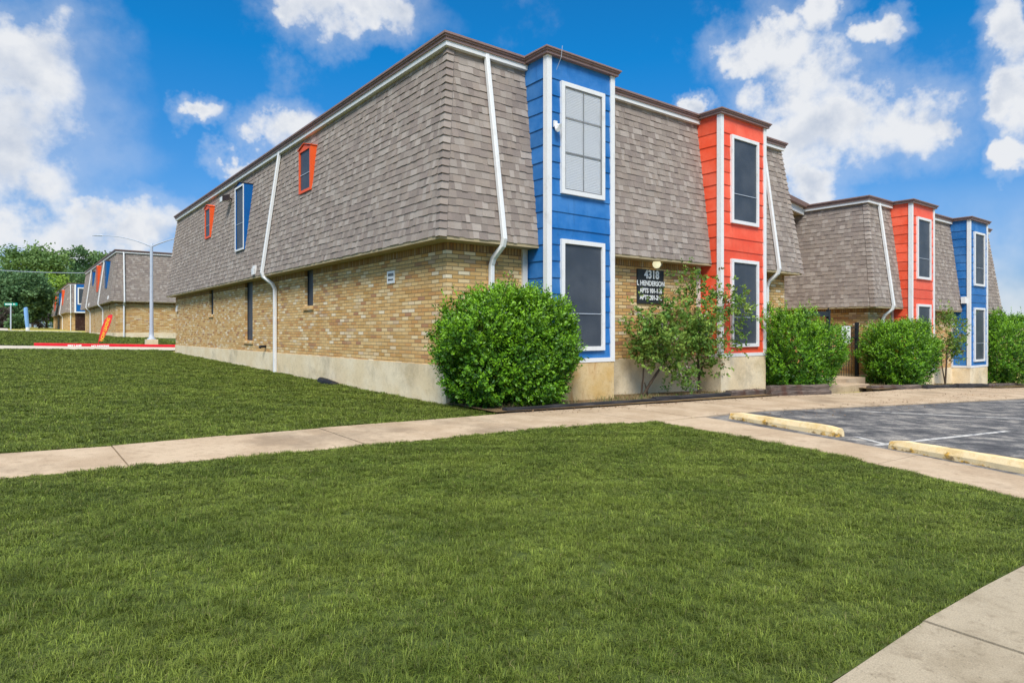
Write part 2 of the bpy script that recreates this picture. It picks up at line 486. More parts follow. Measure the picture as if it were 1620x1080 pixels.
def m_timber():
    t = mat('weathered_timber'); p = objc(t)
    n, _ = t.noise(t.vmath('MULTIPLY', p, (.6, 14, 14)), 3, 5, .6); b_, _ = t.noise(p, 3, 4, .6)
    v = t.ramp(n, [(.3, lin(46, 40, 38)), (.5, lin(96, 84, 76)), (.7, lin(140, 124, 112))])
    v = t.mix(t.smooth(b_, .5, .7), v, l4(84, 60, 50))
    t.put(t.b.inputs['Base Color'], v); t.b.inputs['Roughness'].default_value = .9; bump(t, n, .7, .015)
    return t.m


M_TIMBER = m_timber()


def m_timber_dark():
    t = mat('black_timber'); p = objc(t)
    n, _ = t.noise(t.vmath('MULTIPLY', p, (.6, 14, 14)), 3, 5, .6)
    t.put(t.b.inputs['Base Color'], t.ramp(n, [(.3, lin(26, 25, 26)), (.55, lin(52, 50, 51)), (.75, lin(98, 92, 90))]))
    t.b.inputs['Roughness'].default_value = .85; bump(t, n, .7, .015)
    return t.m


M_TIMBER_D = m_timber_dark()


def m_screen():
    t = mat('solar_screen'); p = objc(t)
    a, _ = t.noise(p, 1.6, 3, .5); c, _ = t.noise(p, 260, 2, .6)
    v = t.mix(t.smooth(a, .3, .7), l4(58, 66, 76), l4(74, 80, 88))
    v = t.mix(1, v, t.ramp(c, [(.3, (.7,) * 3), (.7, (1.25,) * 3)]), 'MULTIPLY')
    t.put(t.b.inputs['Base Color'], v); t.b.inputs['Roughness'].default_value = .45
    t.b.inputs['Specular IOR Level'].default_value = .35
    bump(t, a, .12, .03)
    return t.m


M_SCREEN = m_screen()


def m_glass():
    t = mat('window_glass')
    tr = t.node('ShaderNodeBsdfTransparent'); tr.inputs[0].default_value = (1, 1, 1, 1)
    gl = t.node('ShaderNodeBsdfGlossy'); gl.inputs['Roughness'].default_value = .03
    fr = t.node('ShaderNodeFresnel'); fr.inputs[0].default_value = 1.15
    mx = t.node('ShaderNodeMixShader'); t.l.new(fr.outputs[0], mx.inputs[0]); t.l.new(tr.outputs[0], mx.inputs[1]); t.l.new(gl.outputs[0], mx.inputs[2])
    t.l.new(mx.outputs[0], t.out.inputs[0])
    return t.m


M_GLASS = m_glass()
_t = mat('lit_lamp_globe'); _t.b.inputs['Base Color'].default_value = l4(228, 222, 180); _t.b.inputs['Roughness'].default_value = .25
_t.b.inputs['Emission Color'].default_value = (1, .93, .62, 1); _t.b.inputs['Emission Strength'].default_value = .45
M_GLOBE = _t.m
M_MUNTIN = m_paint('grey_muntin', (128, 130, 132), .5, .1)
M_BLIND = m_paint('white_blind', (244, 245, 246), .5, .04)


# ------------------------------------------------------------------ terrain
GX = ([-14, 0, 17, 25, 45], [.364, 0, -.43, -.87, -1.7])
GY = ([-40, 0, 24.2, 46, 92, 140, 300], [-.6, 0, .36, .98, 1.6, 2.2, 2.6])
def gz(x, y): return np.interp(x, *GX) + np.interp(y, *GY)


def sheet(name, xs, ys, off, m, kind='structure', fn=None):
    """a sheet of ground following the terrain"""
    mb = MB()
    P = [[(x, y, float(gz(x, y)) + off) for x in xs] for y in ys]
    for i in range(len(ys) - 1):
        for j in range(len(xs) - 1): mb.quad(P[i][j], P[i][j + 1], P[i + 1][j + 1], P[i + 1][j])
    return tag(mb.build(name, m), kind=kind)


sheet('ground', [-1500, -300, -60, -14, 0, 17, 25, 45, 300, 1500], [-1500, -300, -40, 0, 24.2, 46, 92, 140, 300, 1500], -.06, M_FIELD)


def lerp_line(line, s):
    return np.array([np.interp(s, [p[0] for p in line], [p[1] for p in line])])[0]


def slab_walk(name, m, along, cuts, edgeA, edgeB, off=.02, gap=.012, thick=.12):
    """a walk of separate concrete slabs; along = 'x' or 'y'; edges are functions of the running coordinate"""
    mb = MB()
    for a, b in zip(cuts[:-1], cuts[1:]):
        n = max(1, int(math.ceil((b - a) / 1.3)))
        ss = np.linspace(a + gap / 2, b - gap / 2, n + 1)
        j = random.uniform(-.004, .004)
        top = []; bev = .012
        for s in ss:
            ea, eb = edgeA(s), edgeB(s)
            row = []
            for e, zo in ((ea, -thick), (ea, -bev), (ea + bev * math.copysign(1, eb - ea), 0), (eb - bev * math.copysign(1, eb - ea), 0), (eb, -bev), (eb, -thick)):
                x, y = (s, e) if along == 'x' else (e, s)
                row.append((x, y, float(gz(x, y)) + off + zo + j))
            top.append(row)
        vs = [v for r in top for v in r]
        fs = [(i * 6 + k, i * 6 + k + 1, i * 6 + 7 + k, i * 6 + 6 + k) for i in range(n) for k in range(5)]
        fs += [tuple(range(6)), tuple(range(n * 6, n * 6 + 6))[::-1]]
        mb.add(vs, fs)
    return tag(mb.build(name, m), kind='structure')


N_EDGE = [(-30, -1.95), (-5.5, -2.1), (-3.9, -1.86), (-.5, -1.62), (.2, -1.5), (4, -1.42), (8.6, -1.25), (11, -1.7), (14, -1.85), (21, -1.6), (27, -.9), (40, 0)]
S_EDGE = [(-30, -3.4), (-5.5, -3.32), (-1.6, -3.22), (-.3, -3.06), (1.85, -3.36), (3.1, -3.27), (5.1, -3.18), (9.1, -3.8), (15.6, -4.68), (27, -5.2), (40, -5)]
nE = lambda s: float(np.interp(s, [p[0] for p in N_EDGE], [p[1] for p in N_EDGE]))
sE = lambda s: float(np.interp(s, [p[0] for p in S_EDGE], [p[1] for p in S_EDGE]))
cuts = [-5.52 - 1.2 * 20 + 1.2 * i for i in range(60)]
slab_walk('sidewalk', M_WALK, 'x', [c for c in cuts if c < 40], nE, sE)
wW = lambda s: float(np.interp(s, [-9, -8.46, -6.22, -3.36], [.6, .76, 1.56, 1.85]))
wE = lambda s: float(np.interp(s, [-9, -8.15, -6.39, -3.36], [1.75, 1.97, 2.55, 3.09]))
slab_walk('cross_walk', M_WALK, 'y', [-8.99, -7.0, -5.1, -3.41], wW, wE, .02)
slab_walk('street_sidewalk', M_WALK_GREY, 'x', [-20 + 1.55 * i + .02 for i in range(26)], lambda s: -9.01 + .02 * math.sin(s * 1.7), lambda s: -11.2, .025)
sheet('street', [-1500, -60, -14, 0, 17, 25, 45, 300], [-24, -11.9], -.05, M_ASPH)

# parking lot
mb = MB()
xs = list(np.linspace(0, 40, 41))
for a, b in zip(xs[:-1], xs[1:]):
    fa = lambda x, y: (x, y, float(gz(x, y)) - .012)
    ys = lambda x: np.linspace(0, 1, 6)
    for k in range(5):
        def pt(x, q):
            w_ = lambda y: float(np.interp(y, [-9, -8.15, -6.39, -3.25], [1.75, 1.97, 2.55, 3.09])) + .01
            y = sE(max(3.1, x + 3.1)) - .012; y1 = -9.0
            yy = y + (y1 - y) * q
            return fa(w_(yy) + x, yy)
        q0, q1 = k / 5, (k + 1) / 5
        mb.quad(pt(a, q1), pt(b, q1), pt(b, q0), pt(a, q0))
tag(mb.build('parking_lot', M_ASPH), kind='structure')


def m_line():
    t = mat('worn_line_paint'); p = objc(t)
    n, _ = t.noise(p, 9, 5, .75); c, _ = t.noise(p, 90, 3, .7)
    t.put(t.b.inputs['Base Color'], t.mix(t.smooth(t.math('ADD', t.math('MULTIPLY', n, .7), t.math('MULTIPLY', c, .3)), .46, .6), l4(196, 192, 184), l4(104, 106, 112)))
    t.b.inputs['Roughness'].default_value = .8
    return t.m


M_LINE = m_line()
for (x0, y0, x1, y1, wd) in ((2.85, -6.3, 6.6, -6.75, .1), (3.45, -5.75, 3.1, -6.3, .09), (7.3, -4.1, 9.3, -6.4, .12)):
    d = Vector((x1 - x0, y1 - y0)).normalized(); nn = Vector((-d.y, d.x)) * wd / 2
    mb = MB()
    for k in range(6):
        A = Vector((x0, y0)).lerp(Vector((x1, y1)), k / 6); B = Vector((x0, y0)).lerp(Vector((x1, y1)), (k + 1) / 6)
        q = [A - nn, B - nn, B + nn, A + nn]
        mb.add([(v.x, v.y, float(gz(v.x, v.y)) - .007) for v in q], [(0, 1, 2, 3)])
    tag(mb.build('parking_line', M_LINE), kind='structure')

# lawns and beds
sheet('front_lawn', list(np.linspace(-30, 1.9, 30)), [-9.0, -7, -5, -3.2], .0, M_LAWN)
sheet('side_lawn', [-30, -14, -6, 0], [-1.9, 0, 8, 16, 24.2, 26.6], -.005, M_LAWN)
sheet('far_lawn', [-30, -14, -6, 0, 12], [30.35, 38, 46, 60, 68], -.005, M_LAWN)
sheet('planting_bed', [0, 4, 8, 10.6], [-1.55, -.8, .2], .05, M_SOIL)
sheet('planting_bed', [13.6, 17, 21, 25, 36], [-1.75, -.8, .2], .06, M_SOIL)
sheet('driveway', [-40, -14, -6, 0, 17], [26.75, 30.0], -.002, M_DRIVE)
sheet('side_street', [-40, -14, -6.8, -6.2], [30.0, 46, 80, 92, 140], -.02, M_DRIVE)
sheet('cross_street', [-60, -14, 0], [69.5, 76.5], -.012, M_DRIVE)

# ------------------------------------------------------------------ apartment buildings
ZL, ZB, ZT = .73, 3.08, 6.70            # brick ledge, lower and upper edge of the mansard
OB, OT = .34, -.11                      # overhang of those edges
NR = 25
SH = [lin(*c) for c in ((143, 131, 121), (149, 137, 127), (137, 125, 116), (153, 142, 132), (140, 127, 118), (146, 133, 122), (134, 122, 114), (161, 150, 140))]


def off_at(t): return OB + (OT - OB) * t


def mansard(W, L, faces, fine=True):
    mb = MB(); slope = math.hypot(ZT - ZB, OB - OT); sn, cs = (ZT - ZB) / slope, (OB - OT) / slope
    def mk(face):
        if face == 'front': return (lambda u, o, z: (u, -o, z)), Vector((0, -sn, cs)), W
        if face == 'left': return (lambda u, o, z: (-o, u, z)), Vector((-sn, 0, cs)), L
        if face == 'right': return (lambda u, o, z: (W + o, u, z)), Vector((sn, 0, cs)), L
        return (lambda u, o, z: (u, L + o, z)), Vector((0, sn, cs)), W
    for face in ('front', 'left', 'right', 'back'):
        fn, nrm, Lw = mk(face)
        def P(u, t, d=0): return Vector(fn(u, off_at(t), ZB + (ZT - ZB) * t)) + nrm * d
        mb.quad(P(-OB, 0, -.01), P(Lw + OB, 0, -.01), P(Lw + OT, 1, -.01), P(-OT, 1, -.01), SH[6])
        if face not in faces: continue
        nr = NR
        for r in range(nr):
            t0, t1 = r / nr - .004, min(1, (r + 1.06) / nr)
            lo0, hi0 = -off_at(t0), Lw + off_at(t0)
            u = lo0 - random.random() * .2
            while u < hi0:
                wd = random.choice((.09, .11, .13, .15, .17, .2)) * (1 if fine else 1.15)
                a, b = max(u, lo0), min(u + wd, hi0)
                u += wd
                if b - a < .02: continue
                d = random.choice((.012, .015, .019, .023)); dr = random.choice((0, 0, -.0015, -.0035))
                a1, b1 = max(a, -off_at(t1)), min(b, Lw + off_at(t1))
                v = [P(a, t0 + dr, d), P(b, t0 + dr, d), P(b1, t1, .004), P(a1, t1, .004), P(a, t0 + dr, -.004), P(b, t0 + dr, -.004)]
                c = random.choice(SH); k = random.uniform(.93, 1.07); c = tuple(x * k for x in c)
                mb.add(v, [(0, 1, 2, 3), (4, 5, 1, 0), (4, 0, 3), (5, 2, 1)], c)
    # hip caps on the visible corners
    for cx_, cy_, sx, sy in ((0, 0, -1, -1), (W, 0, 1, -1), (0, L, -1, 1)):
        for r in range(NR + 1):
            t0, t1 = r / NR - .01, min(1, (r + 1.15) / NR)
            if t0 >= 1: break
            def C(t, du, dv, e): o = off_at(t) + e; return (cx_ + sx * (o - du), cy_ + sy * (o - dv), ZB + (ZT - ZB) * t)
            h = .15
            v = [C(t0, h, 0, .04), C(t0, 0, 0, .058), C(t0, 0, h, .04), C(t1, h, 0, .012), C(t1, 0, 0, .02), C(t1, 0, h, .012), C(t0, h, 0, -.01), C(t0, 0, h, -.01), C(t0, 0, 0, -.01)]
            c = random.choice(SH); k = random.uniform(1.0, 1.16); c = tuple(x * k for x in c)
            mb.add(v, [(0, 1, 4, 3), (1, 2, 5, 4), (6, 8, 1, 0), (8, 7, 2, 1), (0, 3, 6), (2, 7, 5)], c)
    return mb


def wall_holes(mb, fn, u0, u1, z0, z1, holes, depth):
    """rectangular wall with recessed openings; fn(u, d, z) -> point, d = depth into the wall"""
    us = sorted({u0, u1, *[h[0] for h in holes], *[h[1] for h in holes]})
    zs = sorted({z0, z1, *[h[2] for h in holes], *[h[3] for h in holes]})
    for a, b in zip(us[:-1], us[1:]):
        for c, d in zip(zs[:-1], zs[1:]):
            um, zm = (a + b) / 2, (c + d) / 2
            if any(h[0] < um < h[1] and h[2] < zm < h[3] for h in holes): continue
            mb.quad(fn(a, 0, c), fn(b, 0, c), fn(b, 0, d), fn(a, 0, d))
    for h in holes:
        a, b, c, d = h
        mb.quad(fn(a, 0, c), fn(a, depth, c), fn(a, depth, d), fn(a, 0, d))
        mb.quad(fn(b, 0, c), fn(b, depth, c), fn(b, depth, d), fn(b, 0, d))
        mb.quad(fn(a, 0, c), fn(b, 0, c), fn(b, depth, c), fn(a, depth, c))
        mb.quad(fn(a, 0, d), fn(b, 0, d), fn(b, depth, d), fn(a, depth, d))


def frame(mb, fn, a, b, c, d, wd, t0, t1):
    """rectangular frame of four bars mitred by butting; fn(u, out, z)"""
    def bar(u0, u1, z0, z1):
        v = [fn(u, o, z) for z in (z0, z1) for o in (t0, t1) for u in (u0, u1)]
        mb.add(v, [(0, 2, 3, 1), (4, 5, 7, 6), (0, 1, 5, 4), (2, 6, 7, 3), (0, 4, 6, 2), (1, 3, 7, 5)])
    bar(a, a + wd, c, d); bar(b - wd, b, c, d); bar(a + wd, b - wd, d - wd, d); bar(a + wd, b - wd, c, c + wd)


def bar_fn(mb, fn, u0, u1, t0, t1, z0, z1):
    v = [fn(u, o, z) for z in (z0, z1) for o in (t0, t1) for u in (u0, u1)]
    mb.add(v, [(0, 2, 3, 1), (4, 5, 7, 6), (0, 1, 5, 4), (2, 6, 7, 3), (0, 4, 6, 2), (1, 3, 7, 5)])


def siding(mb, a, b, zs, nx, ny):
    """lapped boards between plan points a and b, outward normal (nx, ny)"""
    for z0, z1 in zip(zs[:-1], zs[1:]):
        o0, o1 = random.uniform(.02, .027), .004; sag = [random.uniform(-.008, .004) for _ in range(4)]
        n = 3; bc = (random.uniform(.86, 1.1),) * 3
        lo, hi, un = [], [], []
        for k in range(n + 1):
            x = a[0] + (b[0] - a[0]) * k / n; y = a[1] + (b[1] - a[1]) * k / n
            lo.append((x + nx * o0, y + ny * o0, z0 + sag[k])); hi.append((x + nx * o1, y + ny * o1, z1 + .012)); un.append((x, y, z0 + sag[k]))
        for k in range(n):
            mb.quad(lo[k], lo[k + 1], hi[k + 1], hi[k], bc); mb.quad(un[k], un[k + 1], lo[k + 1], lo[k], bc)


def bay(root, x0, x1, m, B=.6, low=ZL, upper_blind=False, label=None, windows=True, lowtrim=True, name='bay_tower', stain=False):
    """two-storey bay clad in lapped boards, with corner boards, window frames and screens"""
    mb = MB(); zs = [low + .07 + .325 * i for i in range(int((6.5 - low - .07) / .325) + 1)]
    zs[-1] = min(zs[-1], 6.42); zs.append(6.78)
    siding(mb, (x0, -B), (x1, -B), zs, 0, -1)
    siding(mb, (x0, .3), (x0, -B), zs, -1, 0)
    siding(mb, (x1, -B), (x1, .3), zs, 1, 0)
    bay_o = mb.build(name, m, root)
    if label: bay_o['label'] = label
    # corner boards
    def trim(f, nm='corner_trim'):
        t_ = MB(); f(t_); return t_.build(nm, M_WHITE, bay_o)
    yf = -B - .045
    trim(lambda t_: (t_.box(x0 - .046, x0 + .075, yf, -B - .0, low + .001, 6.74), t_.box(x0 - .046, x0 + .0, -B, -B + .075, low + .001, 6.74)))
    trim(lambda t_: (t_.box(x1 - .075, x1 + .046, yf, -B, low + .001, 6.74), t_.box(x1, x1 + .046, -B, -B + .075, low + .001, 6.74)))
    trim(lambda t_: (t_.box(x0 + .078, x1 - .078, yf + .004, -B, low, low + .085), t_.box(x0 - .04, x0, -B + .078, 0, low, low + .085), t_.box(x1, x1 + .04, -B + .078, 0, low, low + .085)), 'base_trim')
    # gutter round the bay top
    g = MB()
    for (z0, z1, e) in ((6.745, 6.80, .10), (6.80, 6.835, .125), (6.835, 6.865, .15)):
        g.box(x0 - e, x1 + e, -B - e, .25, z0, z1)
    g.build('bay_gutter', M_GUTTER, bay_o)
    if windows:
        cx = (x0 + x1) / 2 + .02
        fn = lambda u, o, z: (u, -B - o, z)
        for (c, d, up) in ((4.09, 6.305, True), (.97, 3.19, False)):
            if c < low: continue
            a, b = cx - .605, cx + .605
            f = MB(); frame(f, fn, a, b, c, d, .085, -.02, .075); f.build('window_frame', M_WHITE, bay_o)
            ia, ib, ic, id_ = a + .085, b - .085, c + .085, d - .085
            if up and upper_blind:
                s = MB(); z = ic
                bar_fn(s, fn, ia, ib, .026, .032, ic, id_)
                while z < id_ - .02:
                    s.quad(fn(ia + .01, .046, z), fn(ib - .01, .046, z), fn(ib - .01, .034, z + .03), fn(ia + .01, .034, z + .03)); z += .032
                s.build('window_blind', M_BLIND, bay_o)
                q = MB(); q.quad(fn(ia, .05, ic), fn(ib, .05, ic), fn(ib, .05, id_), fn(ia, .05, id_)); q.build('window_pane', M_GLASS, bay_o)
                mu = MB()
                mid = (ia + ib) / 2
                bar_fn(mu, fn, mid - .009, mid + .009, .052, .06, ic, id_)
                for zz in (ic + .36 * (id_ - ic), ic + .70 * (id_ - ic)): bar_fn(mu, fn, ia, ib, .053, .0615, zz - .01, zz + .01)
                frame(mu, fn, ia, ib, ic, id_, .022, .051, .063)
                mu.build('window_muntins', M_MUNTIN, bay_o)
            else:
                s = MB()
                nu, nz = 8, 14
                G = [[fn(ia + (ib - ia) * i / nu, .036 + .006 * math.sin(i * .8 + j * .3) * random.random(), ic + (id_ - ic) * j / nz) for i in range(nu + 1)] for j in range(nz + 1)]
                for j in range(nz):
                    for i in range(nu): s.quad(G[j][i], G[j][i + 1], G[j + 1][i + 1], G[j + 1][i])
                s.build('window_screen', M_SCREEN, bay_o, smooth=True)
                r = MB(); zz = ic + .325 * (id_ - ic)
                bar_fn(r, fn, ia, ib, .044, .052, zz - .008, zz + .008); r.build('window_rail', M_GALV, bay_o)
    fb = MB(); fb.box(x0 - .03, x1 + .03, -B - .03, -.021, -1.6, low)
    fb.build('bay_footing', M_FOUND_STAIN if stain else M_FOUND, root)
    return bay_o


DSP = [(-.045, -.034), (-.034, -.045), (.034, -.045), (.045, -.034), (.045, .034), (.034, .045), (-.034, .045), (-.045, .034)]


def downspout(root, pts, m=None):
    mb = MB(); mb.tube(pts, 1, prof=DSP)
    return mb.build('downspout', m or M_WHITE, root)


def ds_points(u, zground, face='front', W=0, shift=.1):
    """from the gutter, down the mansard slope, back to the wall and down to the ground"""
    t1 = .012
    o = lambda t: off_at(t) + .075
    P = [(u, o(1), 6.74), (u + shift * .1, o(.95), ZB + (ZT - ZB) * .95), (u + shift, o(t1), ZB + .03), (u + shift, o(0) - .05, ZB - .1), (u + shift * .5, .14, ZB - .31), (u + shift * .45, .075, ZB - .45), (u + shift * .45, .075, zground)]
    if face == 'front': return [(a, -b, c) for a, b, c in P]
    return [(-b, a, c) for a, b, c in P]


def dormer(root, y0, y1, z0, z1, m, big=False, trim=None):
    """small window dormer on the left mansard with gabled top and tapering cheeks"""
    xm = lambda z: -off_at((z - ZB) / (ZT - ZB))
    xf = xm(z0) - .05; pk = .11; ym = (y0 + y1) / 2
    mb = MB()
    # casing: two cheeks, sill and gabled head round the opening
    wd = .07
    for a, b in ((y0, y0 + wd), (y1 - wd, y1)):
        mb.prism([(xf, a, z0), (xf, b, z0), (xf, b, z1), (xf, a, z1)], [(xm(z0) + .05, a, z0), (xm(z0) + .05, b, z0), (xm(z1) + .1, b, z1), (xm(z1) + .1, a, z1)])
    mb.prism([(xf, y0 + wd, z0), (xf, y1 - wd, z0), (xf, y1 - wd, z0 + wd), (xf, y0 + wd, z0 + wd)], [(xm(z0) + .05, y0 + wd, z0), (xm(z0) + .05, y1 - wd, z0), (xm(z0) + .05, y1 - wd, z0 + wd), (xm(z0) + .05, y0 + wd, z0 + wd)])
    hd = z1 - .06
    mb.prism([(xf, y0 + wd, hd), (xf, y1 - wd, hd), (xf, y1 - wd, z1), (xf, ym, z1 + pk), (xf, y0 + wd, z1)], [(xm(z1) + .1, y0 + wd, hd), (xm(z1) + .1, y1 - wd, hd), (xm(z1) + .1, y1 - wd, z1), (xm(z1) + .1, ym, z1 + pk), (xm(z1) + .1, y0 + wd, z1)])
    d = mb.build('dormer', m, root)
    r = MB()
    for s in (-1, 1):
        e = y0 - .02 if s < 0 else y1 + .02
        a = [(xf - .03, e, z1 + .004), (xf - .03, ym, z1 + pk + .012), (xm(z1) + .12, ym, z1 + pk + .012), (xm(z1) + .12, e, z1 + .004)]
        r.prism(a, [(x, y, z + .018) for x, y, z in a])
    r.build('dormer_roof', M_DARKCAP if big else m, d)
    s = MB(); s.quad((xf + .03, y0 + wd, z0 + wd), (xf + .03, y1 - wd, z0 + wd), (xf + .03, y1 - wd, hd), (xf + .03, y0 + wd, hd)); s.build('window_screen', M_SCREEN, d)
    q = MB(); zz = z0 + .42 * (z1 - z0); q.box(xf + .016, xf + .028, y0 + wd, y1 - wd, zz - .008, zz + .008); q.build('window_rail', M_GALV, d)
    if trim:
        f = MB(); fn = lambda u, o, z: (xf - o, u, z)
        frame(f, fn, y0, y1, z0, z1, .06, -.0, .018); f.build('window_frame', trim, d)
    return d


def slit_window(root, y0, y1, z0, z1, depth=.11):
    w_ = MB(); fn = lambda u, o, z: (depth - o, u, z)
    frame(w_, fn, y0, y1, z0, z1, .035, -.01, .03)
    wo = w_.build('window', M_DARK_METAL, root)
    s = MB(); s.quad((depth - .012, y0 + .035, z0 + .035), (depth - .012, y1 - .035, z0 + .035), (depth - .012, y1 - .035, z1 - .035), (depth - .012, y0 + .035, z1 - .035)); s.build('window_screen', M_SCREEN, wo)
    b = MB(); b.prism([(-.045, y0 - .05, z0 - .11), (.0, y0 - .05, z0 - .11), (.0, y1 + .05, z0 - .11), (-.045, y1 + .05, z0 - .11)], [(-.035, y0 - .05, z0 - .03), (.0, y0 - .05, z0), (.0, y1 + .05, z0), (-.035, y1 + .05, z0 - .03)])
    b.build('window_sill', M_BRICK, wo)


def gutter_run(root, W, L):
    g = MB()
    for z0, z1, e0, e1 in ((6.725, 6.785, .03, -.06), (6.785, 6.82, .055, -.07), (6.82, 6.86, .08, -.08)):
        g.box(-e0, W + e0, -e0, -e1 + .1, z0, z1); g.box(-e0, -e1 + .1, -e1 + .1, L + e0, z0, z1)
        g.box(W + e1 - .1, W + e0, -e1 + .1, L + e0, z0, z1); g.box(-e1 + .1, W + e1 - .1, L + e1 - .1, L + e0, z0, z1)
    g.build('roof_gutter', M_GUTTER, root)
    f = MB(); i0, i1 = -.004, .16
    f.box(i0, W - i0, i0, i1, 6.635, 6.7245); f.box(i0, i1, i1, L - i0, 6.635, 6.7245); f.box(W - i1, W - i0, i1, L - i0, 6.635, 6.7245); f.box(i1, W - i1, L - i1, L - i0, 6.635, 6.7245)
    f.build('fascia', M_WHITE, root)
    r = MB(); r.box(.17, W - .17, .17, L - .17, 6.6, 6.76); r.build('flat_roof', M_SOFFIT, root)


def apartment(loc, W, L, label, bays, left_windows, dormers, spouts, shingled=('front', 'left', 'right', 'back'), fine=True):
    root = empty('apartment_building', loc, label=label, cat='building')
    f = MB()
    f.box(-.02, W + .02, -.02, L + .02, -1.6, ZL); f.build('foundation', M_FOUND, root)
    b = MB(); holes = [(a, c, d, e) for a, c, d, e in left_windows]
    wall_holes(b, lambda u, d, z: (d, u, z), 0, L, ZL, ZB + .1, holes, .11)
    b.quad((0, 0, ZL), (W, 0, ZL), (W, 0, ZB + .1), (0, 0, ZB + .1)); b.quad((W, 0, ZL), (W, L, ZL), (W, L, ZB + .1), (W, 0, ZB + .1)); b.quad((W, L, ZL), (0, L, ZL), (0, L, ZB + .1), (W, L, ZB + .1))
    b.build('brick_wall', M_BRICK, root)
    s = MB(); e = OB + .004
    s.box(-e, W + e, -e, .02, ZB - .075, ZB - .012); s.box(-e, .02, .02, L - .02, ZB - .075, ZB - .012); s.box(W - .02, W + e, .02, L - .02, ZB - .075, ZB - .012); s.box(-e, W + e, L - .02, L + e, ZB - .075, ZB - .012)
    s.build('soffit', M_SOFFIT, root)
    mansard(W, L, shingled, fine).build('mansard_roof', M_SHINGLE, root)
    gutter_run(root, W, L)
    for kw in bays: 
        if kw.pop('post', True):
            p = MB(); p.box(kw['x0'] - .17, kw['x0'] - .048, -.045, 0, ZL, ZB - .077); p.build('wall_trim', M_WHITE_AGED, root)
        bay(root, **kw)
    for y0, y1, z0, z1 in left_windows: slit_window(root, y0, y1, z0, z1)
    for d in dormers: dormer(root, **d)
    for pts in spouts: downspout(root, pts)
    return root


def vent_box(root, x, y, z):
    mb = MB(); mb.prism([(x - .02, y - .1, z - .13), (x - .02, y + .1, z - .13), (x - .02, y + .1, z + .13), (x - .02, y - .1, z + .13)],
                        [(x + .14, y - .1, z - .13), (x + .14, y + .1, z - .13), (x + .14, y + .1, z + .16), (x + .14, y - .1, z + .16)])
    mb.box(x - .05, x - .021, y - .12, y + .12, z - .15, z + .05)
    mb.build('vent_hood', M_WHITE, root)


# nearest building
b1 = apartment((0, 0, 0), 11.6, 24.25, 'nearest apartment building, shingled mansard over tan brick, tall blue bay left of orange bay',
    [dict(x0=1.94, x1=3.74, m=M_BLUE_S, upper_blind=True, label='blue bay', stain=True), dict(x0=7.6, x1=9.54, m=M_ORANGE_S, label='orange bay')],
    [(6.6, 7.22, 2.05, 3.03), (11.95, 12.82, 1.07, 3.03), (17.1, 17.72, 2.04, 3.03)],
    [dict(y0=6.42, y1=7.28, z0=5.06, z1=6.22, m=M_DORMER_ORANGE), dict(y0=11.98, y1=13.0, z0=4.05, z1=6.2, m=M_BLUE, big=True, trim=M_WHITE), dict(y0=17.0, y1=17.85, z0=5.03, z1=6.22, m=M_DORMER_ORANGE)],
    [ds_points(.93, -.1, 'front'), ds_points(9.36, .12, 'left', shift=.25), ds_points(10.5, -.35, 'front', shift=.12)])
vent_box(b1, -.36, 10.55, 3.26)
vent_box(b1, -.02, 23.8, 2.45)
# thin pipe vent low on the brick and the cable down the blue bay
mb = MB(); mb.tube([(.02, 10.55, .9), (-.16, 10.55, .9), (-.2, 10.55, .86)], .045, 10); mb.build('drain_pipe', M_BLACK, b1)
mb = MB(); mb.tube([(2.16, -.79, 6.92), (2.14, -.78, 6.7), (2.12, -.66, 6.48)], .0045, 5); mb.build('cable', M_GALV, b1)
mb = MB(); mb.box(.47, .5, -.04, 0, .75, 3.03); mb.build('conduit', M_WHITE_AGED, b1) if False else None

# the twin further along
b2 = apartment((16.95, 0, -.84), 12.1, 24, 'two-storey apartment building further right, orange bay left of its blue bay, beyond the gate',
    [dict(x0=1.95, x1=3.9, m=M_ORANGE_S, label='orange bay'), dict(x0=7.6, x1=9.6, m=M_BLUE_S, label='blue bay')],
    [], [], [ds_points(.9, .0, 'front')])
mb = MB(); mb.box(7.42, 7.6, -.52, -.36, 3.35, 3.62); mb.build('vent_hood', M_WHITE, b2)

# link between the two: recessed brick wall, sloping fascia, soffit
lk = empty('link_building', (11.6, 3.0, -.3), label='recessed brick link under a white fascia, joining the two mansard buildings', cat='building')
mb = MB(); mb.box(0.03, 5.3, 0.02, .3, -1, 6.42); mb.build('brick_wall', M_BRICK, lk)
mb = MB(); mb.prism([(.2, -.7, 6.62), (5.4, -.7, 5.98), (5.4, -.62, 5.98), (.2, -.62, 6.62)], [(.2, -.7, 6.9), (5.4, -.7, 6.22), (5.4, -.62, 6.22), (.2, -.62, 6.9)]); mb.build('fascia', M_WHITE, lk)
mb = MB(); mb.prism([(.2, -.86, 6.9), (5.4, -.86, 6.22), (5.4, -.5, 6.22), (.2, -.5, 6.9)], [(.2, -.9, 7.05), (5.4, -.9, 6.36), (5.4, -.5, 6.36), (.2, -.5, 7.05)]); mb.build('roof_gutter', M_GUTTER, lk)
mb = MB(); mb.prism([(.2, -.62, 6.63), (5.4, -.62, 5.99), (5.4, 3, 5.99), (.2, 3, 6.63)], [(.2, -.62, 6.68), (5.4, -.62, 6.04), (5.4, 3, 6.04), (.2, 3, 6.68)]); mb.build('soffit', M_SOFFIT, lk)
mb = MB(); mb.box(4.62, 4.72, -.05, .019, 2.5, 6.05); mb.build('corner_trim', M_WHITE, lk)

